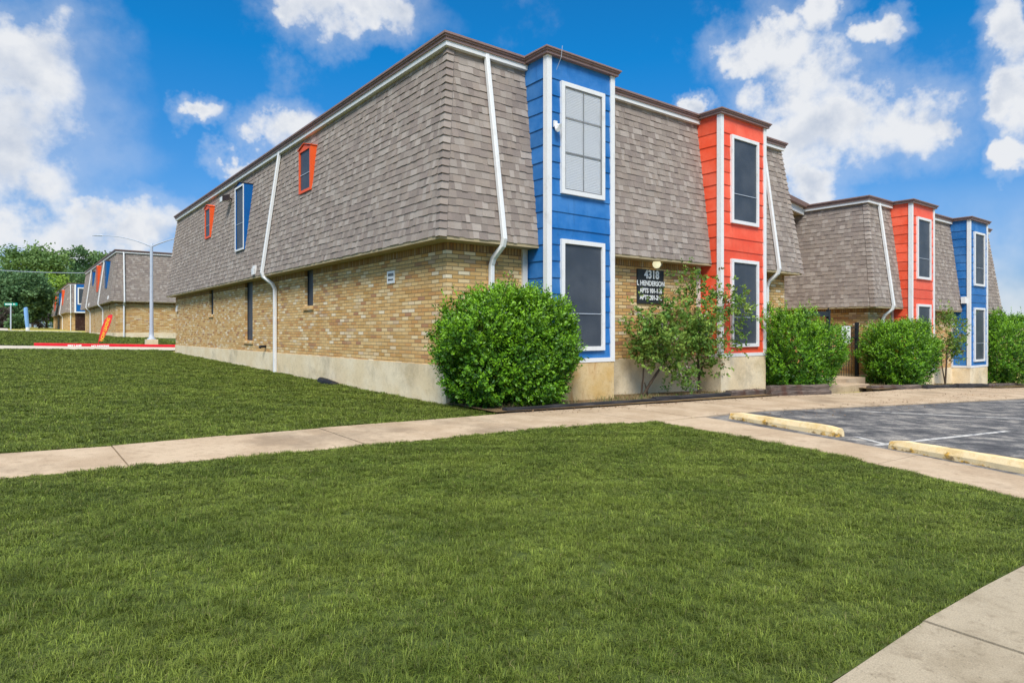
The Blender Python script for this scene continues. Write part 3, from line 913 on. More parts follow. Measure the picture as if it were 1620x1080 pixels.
# buildings behind, to the left
b3 = apartment((0, 45.7, .57), 12, 23.5, 'apartment building beyond the red kerb, plain end wall behind the street light', [],
    [(3.3, 3.9, 1.05, 3.03), (8.4, 9.0, 1.9, 3.03), (14.6, 15.3, 1.05, 3.03)],
    [dict(y0=3.35, y1=4.35, z0=4.2, z1=6.25, m=M_BLUE, big=True), dict(y0=9.6, y1=10.5, z0=4.2, z1=6.3, m=M_DORMER_ORANGE), dict(y0=14.2, y1=15.0, z0=5.0, z1=6.2, m=M_BLUE, big=True)],
    [[(.5, -.0, 6.7), (.5, -.42, 3.12), (.5, -.42, 3.0), (.5, -.1, 2.75), (.5, -.08, .05)], ds_points(7.4, .4, 'left', shift=.1), ds_points(17.6, .5, 'left', shift=.1)], fine=False)
vent_box(b3, -.36, 1.3, 3.35); vent_box(b3, -.36, 15.6, 3.3)
b4 = apartment((0, 91.6, .8), 12, 34, 'farthest apartment building, blue panel and dark brown doorway on its end wall', [], [(8, 8.6, 1.05, 3.0), (15, 15.6, 1.05, 3.0)],
    [dict(y0=7.0, y1=8.2, z0=4.2, z1=6.2, m=M_DORMER_ORANGE), dict(y0=24, y1=26, z0=3.9, z1=6.3, m=M_DORMER_ORANGE), dict(y0=13.5, y1=14.6, z0=4.4, z1=6.2, m=M_BLUE, big=True)],
    [[(.22, -.0, 6.7), (.22, -.42, 3.12), (.22, -.42, 3.0), (.22, -.1, 2.75), (.22, -.08, .05)], ds_points(10, .2, 'left'), ds_points(19, .2, 'left')], shingled=('front', 'left'), fine=False)
bp = MB(); bp.box(.68, 3.2, -.45, .2, ZB - .05, 6.7); bpo = bp.build('blue_panel', M_BLUE, b4)
f = MB(); frame(f, lambda u, o, z: (u, -.45 - o, z), .95, 2.3, 4.1, 6.3, .13, 0, .05); f.build('window_frame', M_WHITE, bpo)
f = MB(); f.quad((1.08, -.46, 4.23), (2.17, -.46, 4.23), (2.17, -.46, 6.17), (1.08, -.46, 6.17)); f.build('window_screen', M_SCREEN, bpo)
f = MB(); f.box(.6, .78, -.5, -.44, ZB - .05, 6.7); f.box(.78, 3.2, -.5, -.455, ZB - .05, ZB + .1); f.build('corner_trim', M_WHITE, bpo)
f = MB(); f.box(.72, 3.1, -.06, -.021, ZL - .05, ZB - .06); f.build('door', M_DOORBROWN, b4)

# ------------------------------------------------------------------ things fixed to the nearest building
sg = empty('address_sign', (5.66, -.03, 2.82), label='black address plaque with white numbers 4318 on the brick behind the crape myrtle', cat='sign')
mb = MB(); mb.box(-.47, .47, 0, .03, -.8, 0); mb.build('sign_board', M_PLAQUE, sg)
def lettering(body, size, x, z, parent, sx=1.0, bold=.004):
    Mx = Matrix.Translation((x, -.004, z)) @ Matrix.Rotation(math.radians(90), 4, 'X') @ Matrix.Diagonal((sx, 1, 1, 1))
    text('lettering', body, size, M_LETTER, Mx, parent, .004, bold)
lettering('4318', .265, .03, -.125, sg, 1.0, .009)
lettering('L HENDERSON', .165, .0, -.33, sg, .9, .004)
lettering('APTS 101-116', .15, .0, -.505, sg, .9, .004)
lettering('APTS 201-216', .15, .0, -.665, sg, .9, .004)

wl = empty('wall_lamp', (5.74, 0, 2.98), label='round pale globe lamp under the eave above the address plaque', cat='lamp')
mb = MB(); mb.lathe([(0, -.1), (.05, -.09), (.085, -.05), (.1, 0), (.085, .05), (.05, .085), (.03, .09)], 16, (0, -.14, -.03)); mb.build('lamp_globe', M_GLOBE, wl, smooth=True)
mb = MB(); mb.tube([(0, 0, .04), (0, -.1, .05), (0, -.14, .04)], .03, 8); mb.build('lamp_arm', M_DARKCAP, wl)
mb = MB(); mb.prism([(.2, -.1, -.05), (.24, -.1, -.05), (.24, -.05, -.05), (.2, -.05, -.05)], [(.28, -.06, .04), (.32, -.06, .04), (.32, 0, .04), (.28, 0, .04)]); mb.build('sensor', M_WHITE, wl)

sl = empty('security_light', (2.1, -.66, 5.42), label='white twin-bulb security light on the blue bay beside its upper window', cat='lamp')
mb = MB(); mb.lathe([(0, -.02), (.05, -.02), (.05, .0), (0, .0)], 12, (0, 0, 0)); o = mb.build('light_base', M_WHITE, sl)
mb = MB(); mb.box(-.04, .04, -.01, .03, -.06, .06); mb.build('mounting_plate', M_WHITE, sl)
for dx, dz_, ln in ((.03, -.04, 1), (-.02, -.12, 1)):
    mb = MB(); mb.tube([(0, 0, 0), (dx * .6, -.03, dz_ * .7), (dx, -.07, dz_ - .01), (dx * 1.1, -.1, dz_ - .02)], [.015, .03, .042, .045], 12); mb.build('lamp_head', M_WHITE, sl, smooth=False)
bpy.data.objects.remove(o)

fl = empty('floodlight', (.02, 14.55, 6.12), label='grey floodlight on the mansard between the blue and the far orange dormer', cat='lamp')
mb = MB(); mb.prism([(-.1, -.16, -.06), (-.1, .16, -.06), (-.1, .16, .16), (-.1, -.16, .16)], [(-.36, -.2, -.13), (-.36, .2, -.13), (-.36, .2, .06), (-.36, -.2, .06)]); mb.build('lamp_housing', M_DARKCAP, fl)
mb = MB(); mb.quad((-.364, -.18, -.12), (-.364, .18, -.12), (-.364, .18, .04), (-.364, -.18, .04)); mb.prism([(-.36, -.18, -.135), (-.36, .18, -.135), (-.12, .15, -.066), (-.12, -.15, -.066)], [(-.36, -.18, -.13), (-.36, .18, -.13), (-.12, .15, -.06), (-.12, -.15, -.06)]); mb.build('lamp_lens', M_WHITE, fl)
mb = MB(); mb.tube([(.1, 0, .0), (-.1, 0, .03)], .03, 8); mb.build('lamp_bracket', M_DARKCAP, fl)

nt_ = empty('notice_plate', (-.004, 2.17, 2.5), label='small white notice plate with dark writing and arrow on the side brick wall', cat='sign')
mb = MB(); mb.box(-.012, 0, -.17, .17, -.13, .13); mb.build('plate', M_LETTER, nt_)
mb = MB()
for k in range(5): mb.box(-.016, -.012, .11 - .05 * k - .035, .11 - .05 * k, .02, .08)
mb.build('lettering', M_PLAQUE, nt_)
mb = MB(); mb.box(-.016, -.012, -.11, .07, -.065, -.04); mb.prism([(-.016, .07, -.085), (-.016, .07, -.02), (-.016, .12, -.052)], [(-.012, .07, -.085), (-.012, .07, -.02), (-.012, .12, -.052)]); mb.build('arrow', M_PLAQUE, nt_)

sb = MB()
sb.tube([(-.06, 5.6, .13), (-.2, 5.55, .13), (-.24, 5.1, .11), (-.22, 4.75, .08), (-.1, 4.7, .06)], [.06, .1, .11, .1, .07], 10)
tag(sb.build('drain_hose', M_BLACK), 'black drain hose lying in the grass against the side foundation', 'hose')

# ------------------------------------------------------------------ gate and fence in the passage
gt = empty('entry_gate', (13.1, .35, -.35), label='open black metal gate frame standing behind the second bush', cat='gate')
mb = MB()
for x in (.3, 1.75): mb.box(x, x + .09, -.05, .05, 0, 2.42); mb.lathe([(.0, .07), (.03, .05), (.02, .0)], 8, (x + .045, 0, 2.42))
mb.box(.391, 1.749, -.04, .04, 2.2, 2.36); mb.build('gate_frame', M_DARK_METAL, gt)
fc = empty('iron_fence', (14.95, .3, -.42), label='black iron picket fence with a white notice, between the gate frame and brick corner', cat='fence')
for z in (.2, 1.55, 1.9):
    mb = MB(); mb.box(0, 1.78, -.02, .02, z, z + .04); mb.build('rail', M_DARK_METAL, fc)
mb = MB()
for k in range(16): mb.box(.05 + .115 * k, .066 + .115 * k, -.0085, .0085, .1, 2.0)
mb.build('pickets', M_DARK_METAL, fc)
mb = MB(); mb.box(1.78, 1.88, -.05, .051, 0, 2.1); mb.build('post', M_DARK_METAL, fc)
ns = MB(); ns.box(-.32, .32, -.012, .012, -.3, .3)
nso = tag(ns.build('notice_board', M_LETTER, loc=(15.85, .24, 1.25)), 'white notice board fixed to the black iron fence', 'sign')

st = MB(); 
def gbox(mb, x0, x1, y0, y1, z0, z1):
    g = float(gz((x0 + x1) / 2, (y0 + y1) / 2)); mb.box(x0, x1, y0, y1, g + z0, g + z1)
gbox(st, 11.2, 14.3, -1.2, 1.4, -.2, .1); gbox(st, 11.9, 15.6, -.5, 2.9, -.2, .22)
tag(st.build('entry_step', M_WALK), 'two low concrete steps leading to the gate passage', 'steps')

# landscape timbers round the planting beds
def timber(x0, y0, x1, y1, h, w_, m, label, base=.0, group='timbers edging the beds'):
    L = math.hypot(x1 - x0, y1 - y0); n = 10; mb = MB()
    rows = []
    for k in range(n + 1):
        q = k / n; j = lambda a: random.uniform(-a, a)
        rows.append([(q * L, -w_ / 2 + j(.008), -.12), (q * L, -w_ / 2 + j(.008), h * .8 + j(.012)), (q * L, -w_ / 2 + .03 + j(.01), h + j(.008)), (q * L, w_ / 2 - .03 + j(.01), h + j(.008)), (q * L, w_ / 2 + j(.008), h * .8 + j(.012)), (q * L, w_ / 2, -.12)])
    vs = [v for r in rows for v in r]
    fs = [(i * 6 + k, i * 6 + k + 1, i * 6 + 7 + k, i * 6 + 6 + k) for i in range(n) for k in range(5)] + [tuple(range(6))[::-1], tuple(range(n * 6, n * 6 + 6))]
    mb.add(vs, fs)
    o = mb.build('landscape_timber', m)
    o.location = (x0, y0, float(gz(x0, y0)) + base)
    o.rotation_euler = (0, -math.atan2(float(gz(x1, y1) - gz(x0, y0)), L), math.atan2(y1 - y0, x1 - x0))
    return tag(o, label, 'timber', group)


timber(.25, -1.45, 4.2, -1.33, .1, .14, M_TIMBER_D, 'low black timber edging the bed, starting in front of the largest bush')
timber(4.22, -1.33, 7.0, -1.22, .13, .15, M_TIMBER_D, 'black timber edging the bed below the crape myrtle')
timber(7.02, -1.22, 8.5, -1.2, .17, .18, M_TIMBER, 'rough split timber edging the bed below the orange bay')
timber(8.4, -1.42, 10.75, -1.72, .13, .17, M_TIMBER, 'lower of two stacked grey timbers in front of the second bush')
timber(8.4, -1.4, 10.72, -1.68, .13, .16, M_TIMBER, 'upper of two stacked grey timbers in front of the second bush', .14)
timber(13.7, -1.45, 16.2, -1.85, .14, .17, M_TIMBER, 'brown timber edging the bed in front of the third bush')
timber(16.4, -1.95, 19.4, -1.75, .13, .16, M_TIMBER_D, 'dark timber edging the bed right of the third bush')
timber(19.45, -1.8, 23.4, -1.5, .17, .18, M_TIMBER_D, 'black timber edging the bed below the far blue bay')
timber(23.5, -1.5, 28.5, -1.1, .16, .18, M_TIMBER, 'weathered timber edging the bed in front of the bush at the right edge')

# wheel stops
def make_stop(L=2.1):
    mb = MB(); prof = [(-.1, -.02), (-.095, .06), (-.06, .125), (.06, .125), (.095, .06), (.1, -.02)]
    n = 12; vs = []
    for k in range(n + 1):
        q = k / n; e = .5 if k in (0, n) else 1
        for x, z in prof: vs.append((x * (.9 if k in (0, n) else 1) + random.uniform(-.004, .004), (q - .5) * L, (z if z < 0 else z * (.82 if k in (0, n) else 1)) + random.uniform(-.004, .004)))
    m_ = len(prof)
    fs = [(i * m_ + k, i * m_ + k + 1, (i + 1) * m_ + k + 1, (i + 1) * m_ + k) for i in range(n) for k in range(m_ - 1)] + [tuple(range(m_)), tuple(range(n * m_, n * m_ + m_))[::-1]]
    mb.add(vs, fs)
    return mb.build('wheel_stop', M_STOP)


for (xa, ya, xb, yb, lab) in ((3.62, -3.62, 3.22, -5.62, 'worn yellow concrete wheel stop, the one nearer the bushes'), (2.86, -6.5, 2.3, -8.55, 'worn yellow concrete wheel stop cut by the right picture edge')):
    o = make_stop()
    o.location = ((xa + xb) / 2, (ya + yb) / 2, float(gz((xa + xb) / 2, (ya + yb) / 2)) - .01)
    o.rotation_euler = (0, 0, math.atan2(xb - xa, -(yb - ya)))
    tag(o, lab, 'wheel stop', 'wheel stops of the parking lot')

# red kerb, street light, flag
kb = MB(); ya, yb = 30.02, 30.36
for a, b in zip(np.linspace(-5.3, 12, 12)[:-1], np.linspace(-5.3, 12, 12)[1:]):
    za, zb = float(gz(a, 30.2)), float(gz(b, 30.2))
    pr = lambda x, z: [(x, ya, z - .1), (x, ya, z + .11), (x, ya + .03, z + .135), (x, yb, z + .135), (x, yb, z - .1)]
    kb.add(pr(a, za) + pr(b, zb), [(k, k + 1, k + 6, k + 5) for k in range(4)])
ko = tag(kb.build('fire_lane_kerb', M_RED), 'red painted kerb with white fire lane lettering', 'kerb')
def kerb_text(body, x, size):
    Mx = Matrix.Translation((x, ya - .004, float(gz(x, 30.2)) + .015)) @ Matrix.Rotation(math.radians(90), 4, 'X') @ Matrix.Diagonal((1.08, 1, 1, 1))
    text('lettering', body, size, M_LETTER, Mx, ko, .003, .008)
kerb_text('FIRE LANE', -3.62, .12); kerb_text('NO PARKING', -2.5, .12)

sp = empty('street_light', (.1, 31.45, float(gz(.1, 31.45))), label='tall grey street light with two thin arms on a square concrete base', cat='street light')
mb = MB(); mb.box(-.29, .29, -.29, .29, -.3, .37); mb.build('concrete_base', M_FOUND, sp)
mb = MB(); mb.lathe([(.22, .37), (.22, .42), (.14, .45), (.115, .7), (.1, 1.2), (.075, 5.6), (.06, 5.75), (0, 5.77)], 14); mb.build('pole', M_GALV, sp, smooth=True)
for s, dx, dz in ((-1, 2.75, .62), (1, 2.75, .62)):
    mb = MB(); P_ = [Vector((.791 * s * q * dx, -.612 * s * q * dx, 5.6 + dz * (1 - (1 - q) ** 2))) for q in np.linspace(0, 1, 7)]
    mb.tube(P_, [.04, .035, .03, .026, .024, .022, .02], 8); mb.build('arm', M_GALV, sp)
    mb = MB(); e = P_[-1]; d = Vector((.791 * s, -.612 * s, 0))
    mb.tube([e - d * .05, e + d * .1 + Vector((0, 0, .01)), e + d * .4 + Vector((0, 0, .02)), e + d * .6], [.02, .05, .045, .015], 8); mb.build('lamp_head', M_GALV, sp)

fg = empty('feather_flag', (-2.3, 33.1, float(gz(-2.3, 33.1))), math.radians(-37.7), label='red feather banner flag with yellow lettering leaning beside the red kerb', cat='flag')
mb = MB(); pl = [(0, 0, 0), (.08, 0, .4), (.2, 0, .9), (.38, 0, 1.35), (.6, 0, 1.6), (.78, 0, 1.64)]
mb.tube(pl, .02, 6); mb.build('pole', M_FLAG, fg)
L_ = [(.03, .15), (.08, .4), (.2, .9), (.38, 1.35), (.6, 1.6), (.8, 1.64)]; R_ = [(.22, .15), (.38, .4), (.6, .9), (.74, 1.25), (.8, 1.5), (.82, 1.62)]
mb = MB(); 
for (a, b), (c, d) in zip(zip(L_[:-1], L_[1:]), zip(R_[:-1], R_[1:])):
    mb.prism([(a[0], -.008, a[1]), (c[0], -.03, c[1]), (d[0], -.03, d[1]), (b[0], -.008, b[1])], [(a[0], .008, a[1]), (c[0], -.014, c[1]), (d[0], -.014, d[1]), (b[0], .008, b[1])])
mb.build('banner', M_FLAG, fg)
text('lettering', 'NOW LEASING', .25, M_YELLOW, Matrix.Translation((.42, -.036, .82)) @ Matrix.Rotation(math.radians(18), 4, 'Y') @ Matrix.Rotation(math.radians(90), 4, 'X') @ Matrix.Rotation(math.radians(90), 4, 'Z') @ Matrix.Diagonal((.8, 1, 1, 1)), fg, .003, .006)

# street sign, marker post, overhead cable
z0 = float(gz(-5.95, 84)) 
ss = empty('street_sign', (-5.95, 84.2, z0), math.radians(-37.7), label='green street name sign on a grey post at the far left', cat='sign')
mb = MB(); mb.tube([(0, 0, -.1), (0, 0, 2.72)], .07, 8); mb.build('post', M_GALV, ss)
mb = MB(); mb.box(-.72, .76, -.02, .02, 2.73, 3.02); mb.build('name_blade', M_GREENSIGN, ss)
mb = MB(); 
for k, wd in enumerate((.1, .09, .09, .1, .12, .09, 0, .08, .06)):
    if wd: mb.box(-.6 + k * .13, -.6 + k * .13 + wd, -.024, -.02, 2.81, 2.94 + (.03 if k in (0, 7) else 0))
mb.build('lettering', M_LETTER, ss)
ms = empty('marker_post', (-4.62, 79.3, float(gz(-4.62, 79.3))), label='pale blue utility marker post leaning in front of the dark tree', cat='marker post')
mb = MB(); mb.tube([(.12, 0, -.1), (.1, 0, .3), (0, 0, 1.6), (-.06, 0, 2.45), (-.07, 0, 2.5)], [.17, .17, .2, .19, .1], 10); mb.build('post_body', M_BLUEPOST, ms)
mb = MB(); mb.tube([(.13, 0, -.1), (.115, 0, .32)], .185, 10); mb.build('post_collar', M_WHITE, ms)
cb = MB(); A_, B_ = Vector((-26, 62, 9.6)), Vector((.0, 69.0, 7.35))
cb.tube([A_.lerp(B_, q) - Vector((0, 0, 1.1 * 4 * q * (1 - q))) for q in np.linspace(0, 1, 17)], .035, 6)
tag(cb.build('overhead_cable', M_GALV), 'pale overhead cable strung across the trees to a far roof', 'cable')

# a house roof beyond the hedge at the right edge
hs = empty('distant_house', (236, 54, float(gz(236, 54))), math.radians(20), label='distant house with a teal roof at the far right horizon', cat='house')
mb = MB(); mb.box(-12, 12, -5, 5, -1, 4.6); mb.build('wall', M_FOUND, hs)
mb = MB(); mb.prism([(-13, -6, 4.6), (13, -6, 4.6), (13, 6, 4.6), (-13, 6, 4.6)], [(-10, -.3, 6.6), (10, -.3, 6.6), (10, .3, 6.6), (-10, .3, 6.6)]); mb.build('roof', M_TEAL, hs)

# ------------------------------------------------------------------ plants
def leaf_tris(base, axis, side, size, fold, width):
    """arrays (n,3) -> folded pointed leaf, 4 vertices and 2 triangles"""
    nrm = np.cross(axis, side); nrm /= np.linalg.norm(nrm, axis=1, keepdims=True) + 1e-9
    s = size[:, None]
    mid = base + axis * s * .45
    l = mid + side * s * width + nrm * s * fold
    r = mid - side * s * width + nrm * s * fold
    tip = base + axis * s
    V = np.stack([base, l, tip, r], 1).reshape(-1, 3)
    n = len(base); k = np.arange(n)[:, None] * 4
    F = np.concatenate([k + np.array([[0, 1, 2]]), k + np.array([[0, 2, 3]])], 1).reshape(-1, 3)
    return V, F


def unit(a): return a / (np.linalg.norm(a, axis=1, keepdims=True) + 1e-9)


def shoots(P, A, per, length, leaf, rng, width=.28, spread=.8, lift=.7):
    """leafy shoots starting at P along unit axis A"""
    n = len(P); T = np.tile(np.linspace(.1, 1, per), n)
    Pr = np.repeat(P, per, 0); Ar = np.repeat(A, per, 0); Lr = np.repeat(length, per)
    base = Pr + Ar * (T * Lr)[:, None] + rng.normal(0, .006, (n * per, 3))
    ref = rng.normal(0, 1, (n * per, 3)); rad = unit(np.cross(Ar, ref))
    ax = unit(rad * spread + Ar * lift + rng.normal(0, .25, (n * per, 3)))
    side = unit(np.cross(ax, rng.normal(0, 1, (n * per, 3)) * .35 + Ar))
    size = leaf * rng.uniform(.65, 1.15, n * per) * (1 - .25 * T)
    return (*leaf_tris(base, ax, side, size, .14, width), T)


def bush(loc, r, n, leaf, seed, label, taper=.8, sprigs=40, bumps=.11, slope=0.0):
    rng = np.random.default_rng(seed); rx, ry, rz = r
    root = empty('bush', loc, label=label, cat='bush', group='clipped evergreen bushes along the front walls')
    ph = rng.uniform(0, 6.28, 8)
    PIT = unit(rng.normal(0, 1, (150, 3))); PA = np.where(rng.random(150) < .55, -rng.uniform(.06, .22, 150), rng.uniform(.04, .12, 150))
    def surf(d):
        # flattened, boxy ellipsoid with lumps
        p = 4.2; k = (np.abs(d[:, 0]) ** p + np.abs(d[:, 1]) ** p + np.abs(d[:, 2]) ** p) ** (-1 / p)
        az = np.arctan2(d[:, 1], d[:, 0])
        lump = 1 + bumps * (np.sin(3 * az + ph[0]) * np.cos(4 * d[:, 2] + ph[1]) * .5 + np.sin(7 * az + ph[2] + 3 * d[:, 2]) * .3 + np.sin(11 * d[:, 2] + 5 * az + ph[3]) * .25)
        # hollows and bulging sprays
        g = d @ PIT.T
        pit = (np.clip((g - .965) / .035, 0, 1) * PA[None]).sum(1)
        return k * lump * np.clip(1 + pit, .55, 1.18)
    d = unit(rng.normal(0, 1, (n, 3)))
    depth = np.where(rng.random(n) < .3, rng.uniform(.5, .86, n), 1 - np.abs(rng.normal(0, .055, n)))
    S = d * (surf(d) * depth)[:, None]
    tp = taper + (1 - taper) * np.clip((S[:, 2] + 1) / 1.1, 0, 1)      # narrower foot
    S[:, 0] *= rx * tp; S[:, 1] *= ry * tp; S[:, 2] = (S[:, 2] + 1) * rz
    S[:, 2] *= 1 - slope * S[:, 0] / rx
    A = unit(d * np.array([1, 1, .6]) * .75 + np.array([0, 0, .55]) + rng.normal(0, .3, (n, 3)))
    L = rng.uniform(.1, .2, n) * (leaf / .06)
    V1, F1, T1 = shoots(S, A, 9, L, leaf, rng)
    out = np.repeat(depth > .93, 9)
    # taller sprigs on the crown
    m = sprigs; dd = unit(np.stack([rng.normal(0, 1, m), rng.normal(0, 1, m), np.abs(rng.normal(1.2, .5, m))], 1))
    S2 = dd * surf(dd)[:, None]; S2 = np.stack([S2[:, 0] * rx, S2[:, 1] * ry, (S2[:, 2] + 1) * rz], 1) - np.array([0, 0, .05])
    S2[:, 2] *= 1 - slope * S2[:, 0] / rx
    A2 = unit(dd * .35 + np.array([0, 0, 1.0]) + rng.normal(0, .12, (m, 3)))
    V2, F2, T2 = shoots(S2, A2, 16, rng.uniform(.16, .36, m) * (leaf / .06), leaf * .85, rng, spread=.7, lift=.8)
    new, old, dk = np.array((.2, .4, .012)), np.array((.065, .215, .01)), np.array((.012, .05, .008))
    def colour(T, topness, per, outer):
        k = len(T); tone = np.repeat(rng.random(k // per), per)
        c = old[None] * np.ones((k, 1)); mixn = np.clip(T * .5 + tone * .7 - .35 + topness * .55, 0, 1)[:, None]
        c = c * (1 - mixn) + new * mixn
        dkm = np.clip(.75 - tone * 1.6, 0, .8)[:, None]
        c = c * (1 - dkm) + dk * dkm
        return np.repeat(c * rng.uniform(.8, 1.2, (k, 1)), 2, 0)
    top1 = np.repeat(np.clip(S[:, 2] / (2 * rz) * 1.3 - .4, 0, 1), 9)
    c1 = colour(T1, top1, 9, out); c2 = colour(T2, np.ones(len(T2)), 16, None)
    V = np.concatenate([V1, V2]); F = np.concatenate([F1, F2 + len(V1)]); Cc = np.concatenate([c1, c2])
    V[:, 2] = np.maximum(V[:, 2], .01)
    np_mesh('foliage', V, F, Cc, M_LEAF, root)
    mb = MB()
    for k in range(9):
        a = rng.uniform(0, 6.28); q = rng.uniform(.2, .75)
        mb.tube([(.1 * math.cos(a), .1 * math.sin(a), -.05), (rx * q * .5 * math.cos(a), ry * q * .5 * math.sin(a), rz * .7), (rx * q * math.cos(a), ry * q * math.sin(a), rz * 1.5)], [.025, .018, .008], 6)
    mb.build('stem', M_BARK_D, root)
    return root


g_ = lambda x, y: float(gz(x, y))
bush((.94, -.64, g_(.94, -.64) - .02), (1.31, .76, 1.0), 6000, .086, 1, 'largest rounded green bush, at the corner hiding the foot of the blue bay', .76, 70)
bush((10.9, -.75, g_(10.9, -.75)), (1.4, .8, .97), 4600, .08, 2, 'tall green bush between the orange bay and the gate', .8, 40, slope=.17)
bush((17.05, -.95, g_(17.05, -.95)), (1.27, .85, 1.0), 4700, .085, 3, 'round green bush at the foot of the far orange bay, right of the gate', .82, 16)
bush((28.9, -.6, g_(28.9, -.6) + .15), (2.2, 1.1, 1.42), 4600, .1, 4, 'wide green bush cut by the right picture edge, beyond the far blue bay', .9, 30)


def grow(mb, root_pts, targets, r0, rng, taper=.72, sag=.0, n=6):
    """join every target to the nearest grown node; returns nothing, adds tubes to mb"""
    nodes = [Vector(p) for p in root_pts]; rad = list(np.linspace(r0, r0 * .55, len(root_pts)))
    mb.tube(root_pts, rad, max(6, n))
    for t in sorted(targets, key=lambda q: (Vector(q) - nodes[-1]).length):
        t = Vector(t)
        cand = [(i, (t - p).length + (.6 if p.z > t.z else 0)) for i, p in enumerate(nodes)]
        i = min(cand, key=lambda c: c[1])[0]
        a = nodes[i]; ln = (t - a).length
        m1 = a.lerp(t, .4) + Vector(rng.normal(0, .09 * ln, 3)) + Vector((0, 0, .08 * ln)); m2 = a.lerp(t, .75) + Vector(rng.normal(0, .05 * ln, 3)) + Vector((0, 0, .06 * ln))
        r = rad[i] * taper
        mb.tube([a, m1, m2, t], [r, r * .8, r * .62, r * .4], n)
        nodes += [m1, m2, t]; rad += [r * .85, r * .7, r * .55]


def crape(loc, trunk, stems, targets, seed, label, n_leaf=112, leaf=.1, pink=.06):
    rng = np.random.default_rng(seed)
    root = empty('crape_myrtle', loc, label=label, cat='shrub')
    mb = MB(); grow(mb, trunk, targets, .038, rng, .75)
    for s in stems: mb.tube(s, list(np.linspace(.024, .012, len(s))), 6)
    mb.build('branches', M_BARK_D, root)
    Ps, As = [], []
    for t in targets:
        k = n_leaf
        P = np.array(t) + rng.normal(0, 1, (k, 3)) * np.array([.23, .16, .19])
        Ps.append(P); As.append(unit(rng.normal(0, .7, (k, 3)) + np.array([0, 0, .35])))
    P = np.concatenate(Ps); A = np.concatenate(As)
    V, F, T = shoots(P, A, 7, rng.uniform(.1, .24, len(P)), leaf, rng, .32, .8, .6)
    tone = np.repeat(rng.random(len(P)), 7)[:, None]
    c = np.array((.085, .2, .03)) * (1 - tone) + np.array((.28, .4, .065)) * tone
    rd = np.repeat(rng.random(len(P)) < .05, 7)[:, None]
    c = np.where(rd, np.array((.19, .12, .045)), c) * rng.uniform(.75, 1.2, (len(c), 1))
    np_mesh('foliage', V, F, np.repeat(c, 2, 0), M_LEAF_MATTE, root)
    # blossom heads
    tops = [t for t in targets if rng.random() < pink * 14]
    if tops:
        B_ = np.concatenate([np.array(t) + np.array([0, 0, .12]) + rng.normal(0, .06, (34, 3)) for t in tops])
        V, F = leaf_tris(B_, unit(rng.normal(0, 1, B_.shape)), unit(rng.normal(0, 1, B_.shape)), np.full(len(B_), .035), .2, .5)
        cc = np.array((.72, .58, .55)) * rng.uniform(.7, 1.2, (len(B_), 1))
        np_mesh('blossom', V, F, np.repeat(cc, 2, 0), M_LITTER, root)
    return root


rng0 = np.random.default_rng(5)
def ell(n, c, r, rng, shell=.5):
    d = unit(rng.normal(0, 1, (n, 3))); k = (shell + (1 - shell) * rng.random(n) ** .5)
    return [tuple(np.array(c) + d[i] * k[i] * np.array(r)) for i in range(n)]


zA = g_(4.75, -.5)
crape((4.75, -.5, zA), [(0, 0, -.05), (.28, -.05, .33), (.62, -.1, .72), (.85, -.1, 1.1)], [[(.02, 0, -.05), (.1, 0, .5), (.14, 0, 1.1), (.2, 0, 1.7)], [(.3, 0, -.04), (.18, -.02, .2), (.12, -.02, .35)]],
      ell(20, (.8, -.2, 1.42), (.98, .34, .55), rng0) + [(.15, 0, .95), (.2, -.05, 1.35), (-.1, 0, 1.75), (1.62, -.15, 2.72), (1.6, -.1, 2.4), (.35, -.1, 1.1)], 21, 'crape myrtle leaning right in front of the address plaque', 34, pink=.03)
zB = g_(6.8, -.55)
crape((6.8, -.55, zB), [(0, 0, -.05), (-.03, -.02, .45), (-.1, -.05, .9), (-.05, -.1, 1.3)], [[(-.5, -.1, .7), (-.75, -.15, .55), (-.9, -.2, .35)]],
      ell(15, (-.05, -.2, 1.62), (.8, .36, .6), rng0) + [(1.35, -.42, 2.0), (1.0, -.35, 2.35), (.75, -.3, 2.1), (.35, -.1, .9), (.95, -.3, 1.35), (-.75, -.18, .62), (-.9, -.2, .4), (.1, -.1, .85), (.35, -.2, 2.4)], 22, 'crape myrtle with an upright trunk, its tips crossing the orange bay', 34, pink=.04)
zC = g_(21.4, -.8)
crape((21.4, -.8, zC), [(0, 0, -.05), (.1, 0, .6), (.2, 0, 1.2)], [[(.05, 0, 0), (-.3, 0, .8), (-.5, 0, 1.5)]], ell(16, (.2, 0, 1.85), (1.35, .5, .95), rng0), 23, 'sparse crape myrtle between the far orange and blue bays', 34, .09, pink=.02)


